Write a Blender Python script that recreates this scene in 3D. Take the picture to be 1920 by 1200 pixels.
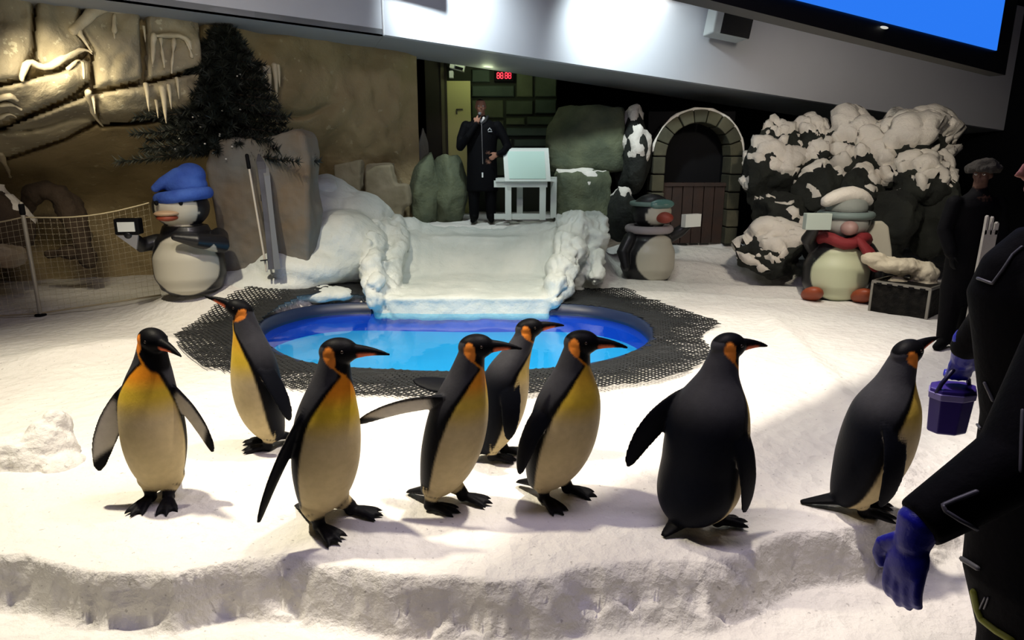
import bpy, bmesh, math, random
import numpy as np
from mathutils import Vector, Matrix, noise as mn
from mathutils.kdtree import KDTree

for o in list(bpy.data.objects): bpy.data.objects.remove(o, do_unlink=True)
SC = bpy.context.scene
COL = SC.collection
random.seed(4)

# ------------------------------------------------------------------ camera
CAMZ, FPX, PITCH = 1.7, 1250.0, math.radians(14.0)
cd = bpy.data.cameras.new('camera'); cam = bpy.data.objects.new('camera', cd); COL.objects.link(cam)
cam.location = (0, 0, CAMZ); cam.rotation_euler = (math.pi/2 - PITCH, 0, 0)
cd.sensor_width = 36.0; cd.lens = 36.0*FPX/1920.0; cd.clip_start = 0.05; cd.clip_end = 200
SC.camera = cam

# ------------------------------------------------------------------ colour management, world
vs = SC.view_settings
vs.view_transform = 'Standard'; vs.look = 'None'; vs.gamma = 1.0; vs.exposure = 0.0; vs.use_curve_mapping = False
W = bpy.data.worlds.new('world'); SC.world = W; W.use_nodes = True
W.node_tree.nodes['Background'].inputs[0].default_value = (0.55, 0.55, 0.75, 1)
W.node_tree.nodes['Background'].inputs[1].default_value = 0.012

# ------------------------------------------------------------------ lamps
def lamp(name, kind, loc, target, energy, color, size=0.3, spot=70, blend=0.5, sy=None):
    d = bpy.data.lights.new(name, kind); d.energy = energy; d.color = color
    if kind == 'AREA':
        d.size = size
        if sy: d.shape = 'RECTANGLE'; d.size_y = sy
    else:
        d.shadow_soft_size = size
        if kind == 'SPOT': d.spot_size = math.radians(spot); d.spot_blend = blend
    o = bpy.data.objects.new(name, d); COL.objects.link(o); o.location = loc
    o.rotation_euler = (Vector(target)-Vector(loc)).to_track_quat('-Z', 'Y').to_euler()
    return o
lamp('key_spot_light', 'SPOT', (-2.7, 3.5, 5.3), (-1.7, 4.7, 0), 1700, (1.0, 0.90, 0.69), 0.12, 80, 0.85)
lamp('second_key_spot_light', 'SPOT', (0.9, 3.8, 5.3), (1.0, 4.6, 0), 1300, (1.0, 0.90, 0.76), 0.12, 80, 0.85)
lamp('penguin_fill_light', 'AREA', (0.3, 2.6, 4.9), (0.3, 3.4, 0), 95, (0.86, 0.76, 1.0), 3.2, sy=1.2)  # unseen violet fill, added to tint and lift the shadows on the snow
lamp('stage_spot_light', 'SPOT', (0.2, 5.6, 4.3), (0.0, 8.2, 0.3), 185, (0.84, 1.0, 0.84), 0.25, 62, 0.8)
lamp('right_floor_fill', 'SPOT', (2.6, 6.5, 3.7), (3.0, 5.6, 0), 330, (1.0, 0.93, 0.84), 0.2, 95, 0.9)  # unseen spot added to soften the screen's shadow on the right rear floor
lamp('rock_spot_light', 'SPOT', (3.1, 5.4, 3.3), (4.4, 9.3, 1.2), 560, (1.0, 0.90, 0.74), 0.2, 75, 0.7)
lamp('wall_spot_light', 'SPOT', (-2.1, 4.6, 3.05), (-3.5, 9.2, 1.9), 92, (1.0, 0.92, 0.74), 0.25, 84, 1.0)
lamp('floor_left_light', 'SPOT', (-4.3, 6.2, 2.6), (-4.7, 9.4, 1.0), 175, (1.0, 0.88, 0.62), 0.3, 80, 0.8)
lamp('fascia_light', 'SPOT', (-0.82, 7.85, 4.0), (-0.82, 8.6, 3.52), 330, (0.85, 0.97, 1.0), 0.1, 95, 1.0)
lamp('fascia_light', 'SPOT', (1.30, 8.3, 3.9), (1.38, 9.05, 3.42), 300, (0.85, 0.98, 1.0), 0.1, 95, 1.0)

# ------------------------------------------------------------------ projection helpers (1920 x 1200 frame)
CP, SP = math.cos(PITCH), math.sin(PITCH)
def ray(px, py):
    xc = (px-960.0)/FPX; yc = (600.0-py)/FPX
    return Vector((xc, CP+yc*SP, -SP+yc*CP))
def at(px, py, Y):
    d = ray(px, py); return Vector((0, 0, CAMZ)) + d*(Y/d.y)
def atz(px, py, z):
    d = ray(px, py); return Vector((0, 0, CAMZ)) + d*((z-CAMZ)/d.z)

# ------------------------------------------------------------------ materials
MATS = {}
def mat(name, color=(.5,.5,.5), rough=0.6, metal=0.0, bump=0.0, bscale=20.0, bdetail=6, var=0.0, vscale=4.0, col2=None,
        vcol=False, emit=None, estr=0.0, spec=0.5, coat=0.0, sheen=0.0,  spots=None, trans=0.0, alpha=1.0, bdist=0.02, vor=None):
    if name in MATS: return MATS[name]
    m = bpy.data.materials.new(name); m.use_nodes = True
    nt = m.node_tree; N = nt.nodes; L = nt.links; b = N['Principled BSDF']
    b.inputs['Base Color'].default_value = (*color, 1); b.inputs['Roughness'].default_value = rough
    b.inputs['Metallic'].default_value = metal; b.inputs['Specular IOR Level'].default_value = spec
    b.inputs['Coat Weight'].default_value = coat; b.inputs['Transmission Weight'].default_value = trans
    b.inputs['Alpha'].default_value = alpha
    if sheen: b.inputs['Sheen Weight'].default_value = sheen
    tc = N.new('ShaderNodeTexCoord')
    src = None
    if vcol:
        a = N.new('ShaderNodeAttribute'); a.attribute_name = 'Col'; src = a.outputs['Color']
    if col2 is not None or var:
        nz = N.new('ShaderNodeTexNoise'); nz.inputs['Scale'].default_value = vscale; nz.inputs['Detail'].default_value = 6
        L.new(tc.outputs['Object'], nz.inputs['Vector'])
        rp = N.new('ShaderNodeValToRGB'); rp.color_ramp.elements[0].position = 0.35; rp.color_ramp.elements[1].position = 0.65
        L.new(nz.outputs['Fac'], rp.inputs['Fac'])
        mx = N.new('ShaderNodeMix'); mx.data_type = 'RGBA'
        c2 = col2 if col2 is not None else tuple(c*(1-var) for c in color)
        if src is not None:
            mx.blend_type = 'MULTIPLY'
            rp.color_ramp.elements[0].color = (1-var, 1-var, 1-var, 1); rp.color_ramp.elements[1].color = (1, 1, 1, 1)
            mx.inputs[0].default_value = 1.0
            L.new(src, mx.inputs[6]); L.new(rp.outputs['Color'], mx.inputs[7])
        else:
            mx.inputs[6].default_value = (*color, 1); mx.inputs[7].default_value = (*c2, 1)
            L.new(rp.outputs['Color'], mx.inputs[0])
        src = mx.outputs[2]
    if spots:
        nz = N.new('ShaderNodeTexNoise'); nz.inputs['Scale'].default_value = spots[0]; nz.inputs['Detail'].default_value = 3
        L.new(tc.outputs['Object'], nz.inputs['Vector'])
        rp = N.new('ShaderNodeValToRGB'); rp.color_ramp.elements[0].position = spots[1]; rp.color_ramp.elements[1].position = spots[1]+0.04
        L.new(nz.outputs['Fac'], rp.inputs['Fac'])
        mx = N.new('ShaderNodeMix'); mx.data_type = 'RGBA'
        mu = N.new('ShaderNodeMath'); mu.operation = 'MULTIPLY'; mu.inputs[1].default_value = spots[3]
        L.new(rp.outputs['Color'], mu.inputs[0]); L.new(mu.outputs[0], mx.inputs[0])
        if src is not None: L.new(src, mx.inputs[6])
        else: mx.inputs[6].default_value = (*color, 1)
        mx.inputs[7].default_value = (*spots[2], 1)
        src = mx.outputs[2]
    if src is not None: L.new(src, b.inputs['Base Color'])
    if bump:
        nz = N.new('ShaderNodeTexNoise'); nz.inputs['Scale'].default_value = bscale; nz.inputs['Detail'].default_value = bdetail
        nz.inputs['Roughness'].default_value = 0.6
        L.new(tc.outputs['Object'], nz.inputs['Vector'])
        h = nz.outputs['Fac']
        if vor:
            vo = N.new('ShaderNodeTexVoronoi'); vo.inputs['Scale'].default_value = vor; L.new(tc.outputs['Object'], vo.inputs['Vector'])
            ad = N.new('ShaderNodeMath'); ad.operation = 'ADD'; L.new(h, ad.inputs[0]); L.new(vo.outputs['Distance'], ad.inputs[1]); h = ad.outputs[0]
        bp = N.new('ShaderNodeBump'); bp.inputs['Strength'].default_value = bump; bp.inputs['Distance'].default_value = bdist
        L.new(h, bp.inputs['Height']); L.new(bp.outputs['Normal'], b.inputs['Normal'])
    if emit is not None:
        b.inputs['Emission Color'].default_value = (*emit, 1); b.inputs['Emission Strength'].default_value = estr
    MATS[name] = m
    return m

SNOW = mat('snow', (0.80, 0.78, 0.73), 0.75, bump=0.55, bscale=22, bdist=0.035, col2=(0.74, 0.71, 0.67), vscale=1.7, spec=0.25,
           spots=(34, 0.68, (0.30, 0.28, 0.27), 0.6), vor=11)
ICE = mat('sculpted_ice', (0.72, 0.74, 0.70), 0.55, bump=0.5, bscale=14, bdist=0.03, col2=(0.62, 0.66, 0.63), vscale=2.5, spec=0.35)
BLACK = mat('black_paint', (0.005, 0.005, 0.006), 0.7, spec=0.1)
DARKWALL = mat('dark_wall', (0.007, 0.008, 0.010), 0.9, bump=0.3, bscale=3, spec=0.05)
WHITEP = mat('white_paint', (0.75, 0.78, 0.74), 0.5, bump=0.1, bscale=60)
STEEL = mat('grey_steel', (0.45, 0.45, 0.46), 0.35, metal=0.9, bump=0.05, bscale=80)
ROCKWALL = mat('wall_rock', (0.34, 0.265, 0.145), 0.9, spec=0.1, bump=0.7, bscale=7, bdist=0.05, col2=(0.22, 0.17, 0.09), vscale=1.3, spots=(9, 0.66, (0.40, 0.35, 0.22), 0.6))
SLABROCK = mat('slab_rock', (0.36, 0.31, 0.205), 0.9, spec=0.1, bump=0.6, bscale=11, bdist=0.04, col2=(0.25, 0.215, 0.15), vscale=1.8, spots=(14, 0.64, (0.55, 0.50, 0.36), 0.6))
GREENROCK = mat('green_rock', (0.12, 0.135, 0.075), 0.85, bump=0.7, bscale=8, bdist=0.05, col2=(0.06, 0.075, 0.045), vscale=2.5)
DARKROCK = mat('dark_rock', (0.007, 0.009, 0.007), 0.85, bump=0.8, bscale=9, bdist=0.05, col2=(0.018, 0.021, 0.015), vscale=3)
BROWNROCK = mat('brown_rock', (0.055, 0.035, 0.02), 0.85, bump=0.7, bscale=9, bdist=0.05, col2=(0.03, 0.018, 0.01), vscale=3)
GREYROCK = mat('grey_rock', (0.34, 0.30, 0.25), 0.8, bump=0.5, bscale=6, bdist=0.04, col2=(0.28, 0.20, 0.12), vscale=1.6)
SNOWCAP = mat('snow_cap', (0.78, 0.73, 0.65), 0.75, bump=0.6, bscale=16, bdist=0.035, col2=(0.66, 0.62, 0.56), vscale=3, spec=0.25)
RUBBER = mat('black_rubber', (0.012, 0.013, 0.014), 0.5, bump=0.3, bscale=60)

# ------------------------------------------------------------------ mesh helpers
def link(o, parent=None):
    COL.objects.link(o)
    if parent is not None: o.parent = parent
    return o
def tag(o, label=None, cat=None, group=None, kind=None):
    if label: o['label'] = label
    if cat: o['category'] = cat
    if group: o['group'] = group
    if kind: o['kind'] = kind
    return o
def thing(name, label, cat, loc=(0,0,0), rz=0.0, group=None):
    o = bpy.data.objects.new(name, None); COL.objects.link(o); o.location = loc; o.rotation_euler = (0, 0, rz)
    o.empty_display_size = 0.1
    return tag(o, label, cat, group)
def npmesh(name, v, f, smooth=True):
    me = bpy.data.meshes.new(name); me.from_pydata([tuple(map(float, p)) for p in v], [], [tuple(map(int, q)) for q in f])
    if smooth: me.polygons.foreach_set('use_smooth', [True]*len(me.polygons))
    me.update(); return me
def mob(name, me, m, parent=None, loc=None):
    o = bpy.data.objects.new(name, me)
    if m is not None:
        me.materials.clear(); me.materials.append(m)
    link(o, parent)
    if loc is not None: o.location = loc
    return o

class G:
    """collects shapes (with a colour for each vertex) for one mesh"""
    def __init__(s): s.v = []; s.f = []; s.c = []
    def add(s, v, f, c=None):
        n = len(s.v); s.v.extend([tuple(p) for p in v]); s.f.extend([tuple(i+n for i in q) for q in f])
        if c is None: c = (1, 1, 1)
        if isinstance(c, tuple): c = [c]*len(v)
        s.c.extend(c); return s
    def rings(s, rr, c=None, cap=True):
        k = len(rr[0]); v = [p for r in rr for p in r]; f = []
        for i in range(len(rr)-1):
            for j in range(k):
                j2 = (j+1) % k
                f.append((i*k+j, i*k+j2, (i+1)*k+j2, (i+1)*k+j))
        if cap: f.append(tuple(range(k-1, -1, -1))); f.append(tuple((len(rr)-1)*k+j for j in range(k)))
        return s.add(v, f, c)
    def tube(s, pts, rad, k=8, c=None, flat=None, n=None, round_ends=True):
        pts = [Vector(p) for p in pts]
        if not hasattr(rad, '__len__'): rad = [rad]*len(pts)
        rad = list(rad)
        if round_ends:
            t0 = (pts[0]-pts[1]).normalized(); t1 = (pts[-1]-pts[-2]).normalized()
            P = []; R = []
            for a in (0.97, 0.8, 0.45): P.append(pts[0]+t0*rad[0]*a); R.append(rad[0]*math.sqrt(max(0, 1-a*a)))
            P += pts; R += rad
            for a in (0.45, 0.8, 0.97): P.append(pts[-1]+t1*rad[-1]*a); R.append(rad[-1]*math.sqrt(1-a*a))
            pts, rad = P, R
        rr = []; up = Vector(n) if n is not None else None
        for i, p in enumerate(pts):
            t = (pts[min(i+1, len(pts)-1)]-pts[max(i-1, 0)]).normalized()
            if up is None: up = Vector((0, 0, 1)) if abs(t.z) < 0.9 else Vector((1, 0, 0))
            u = (up - t*up.dot(t)).normalized(); w = t.cross(u)
            if n is None: up = u
            fl = flat if flat else 1.0
            rr.append([p+(w*math.cos(2*math.pi*j/k)+u*math.sin(2*math.pi*j/k)*fl)*rad[i] for j in range(k)])
        return s.rings(rr, c)
    def ell(s, c0, r, rot=None, nu=20, nv=12, c=None):
        c0 = Vector(c0); v = []; f = []
        for i in range(nv+1):
            th = math.pi*i/nv
            for j in range(nu):
                ph = 2*math.pi*j/nu
                p = Vector((r[0]*math.sin(th)*math.cos(ph), r[1]*math.sin(th)*math.sin(ph), r[2]*math.cos(th)))
                if rot is not None: p = rot @ p
                v.append(c0+p)
        for i in range(nv):
            for j in range(nu):
                j2 = (j+1) % nu; f.append((i*nu+j, (i+1)*nu+j, (i+1)*nu+j2, i*nu+j2))
        if callable(c): c = [c(Vector(p)-c0) for p in v]
        return s.add(v, f, c)
    def box(s, c0, size, rot=None, c=None, taper=1.0):
        c0 = Vector(c0); v = []
        for z in (-.5, .5):
            k = taper if z > 0 else 1.0
            for x, y in ((-.5, -.5), (.5, -.5), (.5, .5), (-.5, .5)):
                p = Vector((x*size[0]*k, y*size[1]*k, z*size[2]))
                if rot is not None: p = rot @ p
                v.append(c0+p)
        return s.add(v, [(0,3,2,1), (4,5,6,7), (0,1,5,4), (1,2,6,5), (2,3,7,6), (3,0,4,7)], c)
    def prism(s, poly, off, c=None):
        off = Vector(off); n = len(poly); v = [Vector(p) for p in poly]+[Vector(p)+off for p in poly]
        f = [tuple(range(n-1, -1, -1)), tuple(range(n, 2*n))]+[(i, (i+1) % n, n+(i+1) % n, n+i) for i in range(n)]
        return s.add(v, f, c)
    def mesh(s, name='m', smooth=True, col=False):
        me = npmesh(name, s.v, s.f, smooth)
        if col: setcol(me, s.c)
        return me
def setcol(me, cols):
    a = me.color_attributes.new('Col', 'FLOAT_COLOR', 'POINT')
    arr = np.ones((len(me.vertices), 4), dtype=np.float32); arr[:, :3] = np.array(cols, dtype=np.float32)
    a.data.foreach_set('color', arr.ravel())
def bake(me, mods):
    """mesh with modifiers applied; mods = list of (type, dict)"""
    o = bpy.data.objects.new('tmp', me); COL.objects.link(o)
    for t, d in mods:
        m = o.modifiers.new(t, t)
        for k, v in d.items(): setattr(m, k, v)
    dg = bpy.context.evaluated_depsgraph_get(); dg.update()
    r = bpy.data.meshes.new_from_object(o.evaluated_get(dg))
    bpy.data.objects.remove(o); return r
def fuse(g, voxel, smooth=4, fac=0.5, col=True, near=3):
    """union of all shapes as one continuous skin; colours carried over from the nearest source points"""
    me = bake(g.mesh(), [('REMESH', dict(mode='VOXEL', voxel_size=voxel)), ('SMOOTH', dict(iterations=smooth, factor=fac))])
    me.polygons.foreach_set('use_smooth', [True]*len(me.polygons))
    if col:
        kd = KDTree(len(g.v))
        for i, p in enumerate(g.v): kd.insert(p, i)
        kd.balance(); C = []
        for v in me.vertices:
            w = 0; c = [0, 0, 0]
            for co, i, d in kd.find_n(v.co, near):
                k = 1.0/(d*d+1e-7); w += k; q = g.c[i]
                c[0] += q[0]*k; c[1] += q[1]*k; c[2] += q[2]*k
            C.append((c[0]/w, c[1]/w, c[2]/w))
        setcol(me, C)
    return me
def displace(me, amp, scale, seed=0, octaves=4, along=None):
    n = len(me.vertices); nr = [Vector(v.normal) for v in me.vertices]; off = Vector((seed*7.3, seed*3.1, seed*1.7))
    for v, q in zip(me.vertices, nr):
        h = mn.fractal(v.co*scale+off, 1.0, 2.0, octaves)
        v.co += (q if along is None else along)*h*amp
    me.update(); return me
def sstep(a, b, x):
    t = min(1.0, max(0.0, (x-a)/(b-a))) if b != a else float(x > a)
    return t*t*(3-2*t)
def interp(x, pts):
    if x <= pts[0][0]: return pts[0][1]
    for (a, va), (b, vb) in zip(pts, pts[1:]):
        if x <= b:
            t = (x-a)/(b-a); return va+(vb-va)*t
    return pts[-1][1]
def sinterp(x, pts):
    if x <= pts[0][0]: return pts[0][1]
    for (a, va), (b, vb) in zip(pts, pts[1:]):
        if x <= b: return va+(vb-va)*sstep(a, b, x)
    return pts[-1][1]
def inpoly(x, y, P):
    r = False; n = len(P); j = n-1
    for i in range(n):
        xi, yi = P[i]; xj, yj = P[j]
        if (yi > y) != (yj > y) and x < (xj-xi)*(y-yi)/(yj-yi)+xi: r = not r
        j = i
    return r
def pdist(x, y, P):
    d = 1e9; n = len(P)
    for i in range(n):
        ax, ay = P[i]; bx, by = P[(i+1) % n]; dx, dy = bx-ax, by-ay
        t = max(0, min(1, ((x-ax)*dx+(y-ay)*dy)/(dx*dx+dy*dy+1e-12)))
        d = min(d, math.hypot(x-ax-t*dx, y-ay-t*dy))
    return d
def sdist(x, y, P): return pdist(x, y, P)*(1 if inpoly(x, y, P) else -1)
def smoothpoly(P, n=3):
    for _ in range(n):
        Q = []
        for i in range(len(P)):
            a = P[i]; b = P[(i+1) % len(P)]
            Q.append((a[0]*.75+b[0]*.25, a[1]*.75+b[1]*.25)); Q.append((a[0]*.25+b[0]*.75, a[1]*.25+b[1]*.75))
        P = Q
    return P
# ================================================================== the snow floor
def xy(px, py, z=0.0):
    p = atz(px, py, z); return (p.x, p.y)
LEDGE_TOP = [(-4.5, 2.3)] + [xy(*p) for p in ((0,1040), (150,1062), (330,1072), (540,1030), (600,1052), (760,1075), (960,1085), (1150,1062), (1330,1030), (1500,1003), (1640,985))] + [(1.95, 3.0), (2.3, 3.25), (2.8, 3.7), (5, 4.2)]
LOWZ = -0.24
LEDGE_BOT = [(-4.5, 2.0)] + [xy(*p, LOWZ) for p in ((0,1105), (180,1140), (400,1165), (640,1190), (900,1205), (1150,1205), (1330,1175), (1500,1118), (1640,1072))] + [(1.95, 2.75), (2.5, 3.15), (5, 3.7)]
POOL = smoothpoly([xy(*p, -0.03) for p in ((478,628), (500,604), (575,583), (660,576), (760,578), (900,580), (1040,578), (1120,583), (1195,600), (1232,632), (1215,664), (1130,694), (1000,708), (850,712), (700,706), (575,697), (505,668))], 2)
MATP = smoothpoly([xy(*p) for p in ((326,640), (350,610), (430,588), (520,570), (560,540), (800,530), (1080,543), (1195,552), (1262,582), (1362,610), (1300,632), (1345,668), (1290,705), (1210,722), (1100,735), (900,750), (700,752), (560,738), (450,708), (375,692), (350,668))], 1)
def bumpf(x, y, cx, cy, rx, ry, h, ang=0.0):
    dx, dy = x-cx, y-cy; c, s = math.cos(ang), math.sin(ang)
    u = (dx*c+dy*s)/rx; v = (-dx*s+dy*c)/ry; d = u*u+v*v
    return h*math.exp(-d*1.2) if d < 6 else 0.0
R0 = xy(1440, 590); R1 = xy(1700, 880)
STAND = 0.0
def floor_z(x, y, fine=True):
    yt, yb = interp(x, LEDGE_TOP), interp(x, LEDGE_BOT)
    if yb > yt-0.08: yb = yt-0.08
    wob = 0.10*mn.noise(Vector((x*1.7, y*1.2, 3.1)))+0.05*mn.noise(Vector((x*5, y*4, 7)))
    t = sstep(yb, yt, y+wob*0.7)
    z = LOWZ*(1-t)
    face = 4*t*(1-t)
    if fine:
        p = Vector((x, y, 0))
        z += 0.022*mn.noise(p*1.4)+0.010*mn.noise(p*4.5)*(1+1.2*face)+0.004*mn.noise(p*13)
        if face > 0.02:   # cracked, layered ice on the face of the ledge
            r = abs(mn.noise(Vector((x*2.2, y*9, 1.0))))
            r2 = abs(mn.noise(Vector((x*6+2, y*16, 4.0))))
            z -= face*(0.075*max(0, 0.13-r)/0.13 + 0.035*max(0, 0.12-r2)/0.12)
            z += face*(0.045*mn.noise(Vector((x*3, y*7, 9)))+0.022*mn.noise(Vector((x*9, y*14, 3))))
            z += face*0.02*math.floor(3*mn.noise(Vector((x*1.6+5, y*6, 2))))/3
    # bank behind the pool rising to the back platform, and the steps up to the arch
    z += 0.30*sstep(8.6, 10.0, y)*sstep(1.0, 2.2, x)*(1-sstep(3.6, 4.6, x))
    if y > 7.4 and 1.0 < x < 4.4:
        q = sstep(7.4, 8.3, y)*sstep(1.0, 1.6, x)*(1-sstep(3.7, 4.3, x))
        z += q*0.05*math.sin((y*1.0+x*0.25)*9.0)
    z += 0.74*sstep(8.75, 9.35, y)*(1-sstep(0.95, 1.6, x))*sstep(-3.4, -2.6, x)
    z += bumpf(x, y, -3.0, 7.9, 1.3, 0.85, 0.32)
    z += STAND*bumpf(x, y, -3.45, 7.25, 0.55, 0.45, 1.0)
    # low ridge running from the statue towards the right-hand penguin
    dx, dy = R1[0]-R0[0], R1[1]-R0[1]; L2 = dx*dx+dy*dy
    tt = ((x-R0[0])*dx+(y-R0[1])*dy)/L2
    if -0.05 < tt < 1.05:
        dd = abs((x-R0[0])*dy-(y-R0[1])*dx)/math.sqrt(L2)
        z += 0.045*math.exp(-(dd/0.11)**2)*sstep(-.05, .1, tt)*(1-sstep(.9, 1.05, tt))
    # raised lip of the lit plateau on the left, hollow behind it
    z += bumpf(x, y, -3.75, 5.55, 0.95, 0.28, 0.10, 0.55) - 0.05*sstep(5.8, 6.6, y)*sstep(2.6, 3.4, -x)
    # small swells the penguins stand by
    z += bumpf(x, y, -0.98, 2.95, 0.34, 0.16, 0.035) + bumpf(x, y, 2.02, 3.35, 0.16, 0.12, 0.08)
    return z
_p = at(362, 546, 7.2); STAND = max(0.0, (_p.z-floor_z(_p.x, _p.y))/bumpf(_p.x, _p.y, -3.45, 7.25, 0.55, 0.45, 1.0))+0.015   # little snow rise under the hatted figure
def build_floor():
    nx, ny = 520, 500
    ys = [0.95*math.exp(math.log(14.2/0.95)*j/ny) for j in range(ny+1)]
    V = []; F = []
    pb = [min(p[0] for p in POOL)-.2, max(p[0] for p in POOL)+.2, min(p[1] for p in POOL)-.2, max(p[1] for p in POOL)+.2]
    for y in ys:
        w = min(9.5, y*0.98+1.2)
        for i in range(nx+1):
            x = (2*i/nx-1)*w
            z = floor_z(x, y)
            if pb[0] < x < pb[1] and pb[2] < y < pb[3]:
                d = sdist(x, y, POOL)
                if d > -0.07: z = -0.62
            V.append((x, y, z))
    for j in range(ny):
        for i in range(nx):
            a = j*(nx+1)+i; F.append((a, a+1, a+nx+2, a+nx+1))
    o = mob('floor', npmesh('floor', V, F), SNOW); tag(o, kind='structure')
build_floor()

# ================================================================== pool
def build_pool():
    t = thing('pool', 'shallow blue pool with a dark rim in front of the carved ice seat', 'pool', (0, 6.3, 0))
    off = Vector((0, -6.3, 0))
    n = len(POOL); cx = sum(p[0] for p in POOL)/n; cy = sum(p[1] for p in POOL)/n
    def ring(k, z): return [Vector((cx+(x-cx)*k, cy+(y-cy)*k, z))+off for x, y in POOL]
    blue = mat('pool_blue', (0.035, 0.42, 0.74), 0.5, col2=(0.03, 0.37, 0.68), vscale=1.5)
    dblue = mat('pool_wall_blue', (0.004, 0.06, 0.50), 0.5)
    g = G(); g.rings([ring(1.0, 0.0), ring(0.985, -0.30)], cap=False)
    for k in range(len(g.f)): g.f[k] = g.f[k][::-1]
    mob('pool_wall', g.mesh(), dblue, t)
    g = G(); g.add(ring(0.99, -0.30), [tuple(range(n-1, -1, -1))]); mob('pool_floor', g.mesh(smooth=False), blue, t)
    g = G(); g.rings([ring(1.015, -0.02), ring(1.015, 0.03), ring(0.985, 0.03), ring(0.98, -0.10)], cap=False)
    mob('rim', g.mesh(), mat('pool_rim', (0.01, 0.02, 0.06), 0.4), t)
    # water: tinted and clear, with a mirror skin
    m = bpy.data.materials.new('pool_water'); m.use_nodes = True; nt = m.node_tree; N = nt.nodes; Lk = nt.links
    N.remove(N['Principled BSDF'])
    tr = N.new('ShaderNodeBsdfTransparent'); tr.inputs[0].default_value = (0.66, 0.92, 1.0, 1)
    gl = N.new('ShaderNodeBsdfGlossy'); gl.inputs['Roughness'].default_value = 0.03
    fr = N.new('ShaderNodeFresnel'); fr.inputs[0].default_value = 1.33
    mx = N.new('ShaderNodeMixShader'); nz = N.new('ShaderNodeTexNoise'); nz.inputs['Scale'].default_value = 5
    tc = N.new('ShaderNodeTexCoord'); Lk.new(tc.outputs['Object'], nz.inputs['Vector'])
    bp = N.new('ShaderNodeBump'); bp.inputs['Strength'].default_value = 0.06; bp.inputs['Distance'].default_value = 0.02
    Lk.new(nz.outputs['Fac'], bp.inputs['Height']); Lk.new(bp.outputs['Normal'], gl.inputs['Normal']); Lk.new(bp.outputs['Normal'], fr.inputs['Normal'])
    Lk.new(fr.outputs[0], mx.inputs[0]); Lk.new(tr.outputs[0], mx.inputs[1]); Lk.new(gl.outputs[0], mx.inputs[2])
    Lk.new(mx.outputs[0], N['Material Output'].inputs['Surface'])
    g = G(); g.add(ring(0.985, -0.075), [tuple(range(n-1, -1, -1))]); mob('water', g.mesh(smooth=False), m, t)
build_pool()
def build_mat():
    t = thing('net_mat', 'black rubber netting laid on the snow around the pool', 'mat', (0, 6.3, 0))
    pitch = 0.042; V = []; F = []
    x0 = min(p[0] for p in MATP); x1 = max(p[0] for p in MATP); y0 = min(p[1] for p in MATP); y1 = max(p[1] for p in MATP)
    ca, sa = math.cos(0.7), math.sin(0.7)
    R = int((x1-x0)/pitch)+5
    mx_, my_ = (x0+x1)/2, (y0+y1)/2
    for i in range(-R, R):
        for j in range(-R, R):
            u, v = i*pitch, j*pitch*0.8
            x, y = mx_+u*ca-v*sa, my_+u*sa+v*ca
            if not (x0 < x < x1 and y0 < y < y1): continue
            e = sdist(x, y, MATP)+0.05*mn.noise(Vector((x*3, y*3, 0)))
            if e < 0: continue
            d = -sdist(x, y, POOL)
            if d < 0.0: continue
            w = 0.13+0.30*sstep(0.12, 0.55, e+0.16*mn.noise(Vector((x*4, y*4, 5))))
            k0 = len(V)
            for s_ in (0.5, 0.5-w):
                for a, b in ((-1,-1), (1,-1), (1,1), (-1,1)):
                    uu, vv = u+a*s_*pitch, v+b*s_*pitch*0.8
                    X, Y = mx_+uu*ca-vv*sa, my_+uu*sa+vv*ca
                    fold = 0.018+0.022*max(0, mn.noise(Vector((X*2.2, Y*6, 2))))+0.01*mn.noise(Vector((X*7, Y*15, 8)))
                    V.append((X, Y-6.3, max(floor_z(X, Y, False), -0.02)+0.016+fold))
            for a in range(4):
                b = (a+1) % 4; F.append((k0+a, k0+b, k0+4+b, k0+4+a))
    o = mob('netting', npmesh('netting', V, F, False), RUBBER, t); tag(o, kind='stuff')
    sm = o.modifiers.new('thick', 'SOLIDIFY'); sm.thickness = 0.006
build_mat()

# ================================================================== left rock wall: an overhang, slabs, icicles
WB = [(-0.35, -9.6, 5.0), (-0.15, -8.0, 7.6), (0.0, -7.2, 9.3), (0.3, -5.2, 9.8), (0.65, -2.9, 10.0), (1.0, -1.335, 9.9)]
WT = [(-0.35, -7.5, 3.4), (-0.15, -6.2, 5.4), (0.0, -5.05, 6.6), (0.3, -3.95, 7.6), (0.65, -2.5, 8.9), (1.0, -1.335, 9.9)]
def wall_pt(s, z):
    k = sstep(0.9, 2.45, z)
    b = [interp(s, [(q[0], q[i]) for q in WB]) for i in (1, 2)]; t = [interp(s, [(q[0], q[i]) for q in WT]) for i in (1, 2)]
    return Vector((b[0]+(t[0]-b[0])*k, b[1]+(t[1]-b[1])*k, z))
def wall_off(s, z):
    p = Vector((s*6, z, 0))
    r = 0.16*mn.fractal(p*0.8, 1.0, 2.0, 4)+0.06*mn.noise(p*3)
    c = z-(2.0+0.45*(s-0.1)+0.10*mn.noise(Vector((s*9, 0, 4))))     # long crack under the overhang
    r -= 0.16*math.exp(-(c/0.035)**2)*(1-sstep(0.55, 0.75, s))
    r += 0.13*sstep(-0.02, 0.10, c)*(1-sstep(0.4, 0.8, s))
    return r*(1-sstep(0.93, 1.0, s)*0.9)
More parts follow.
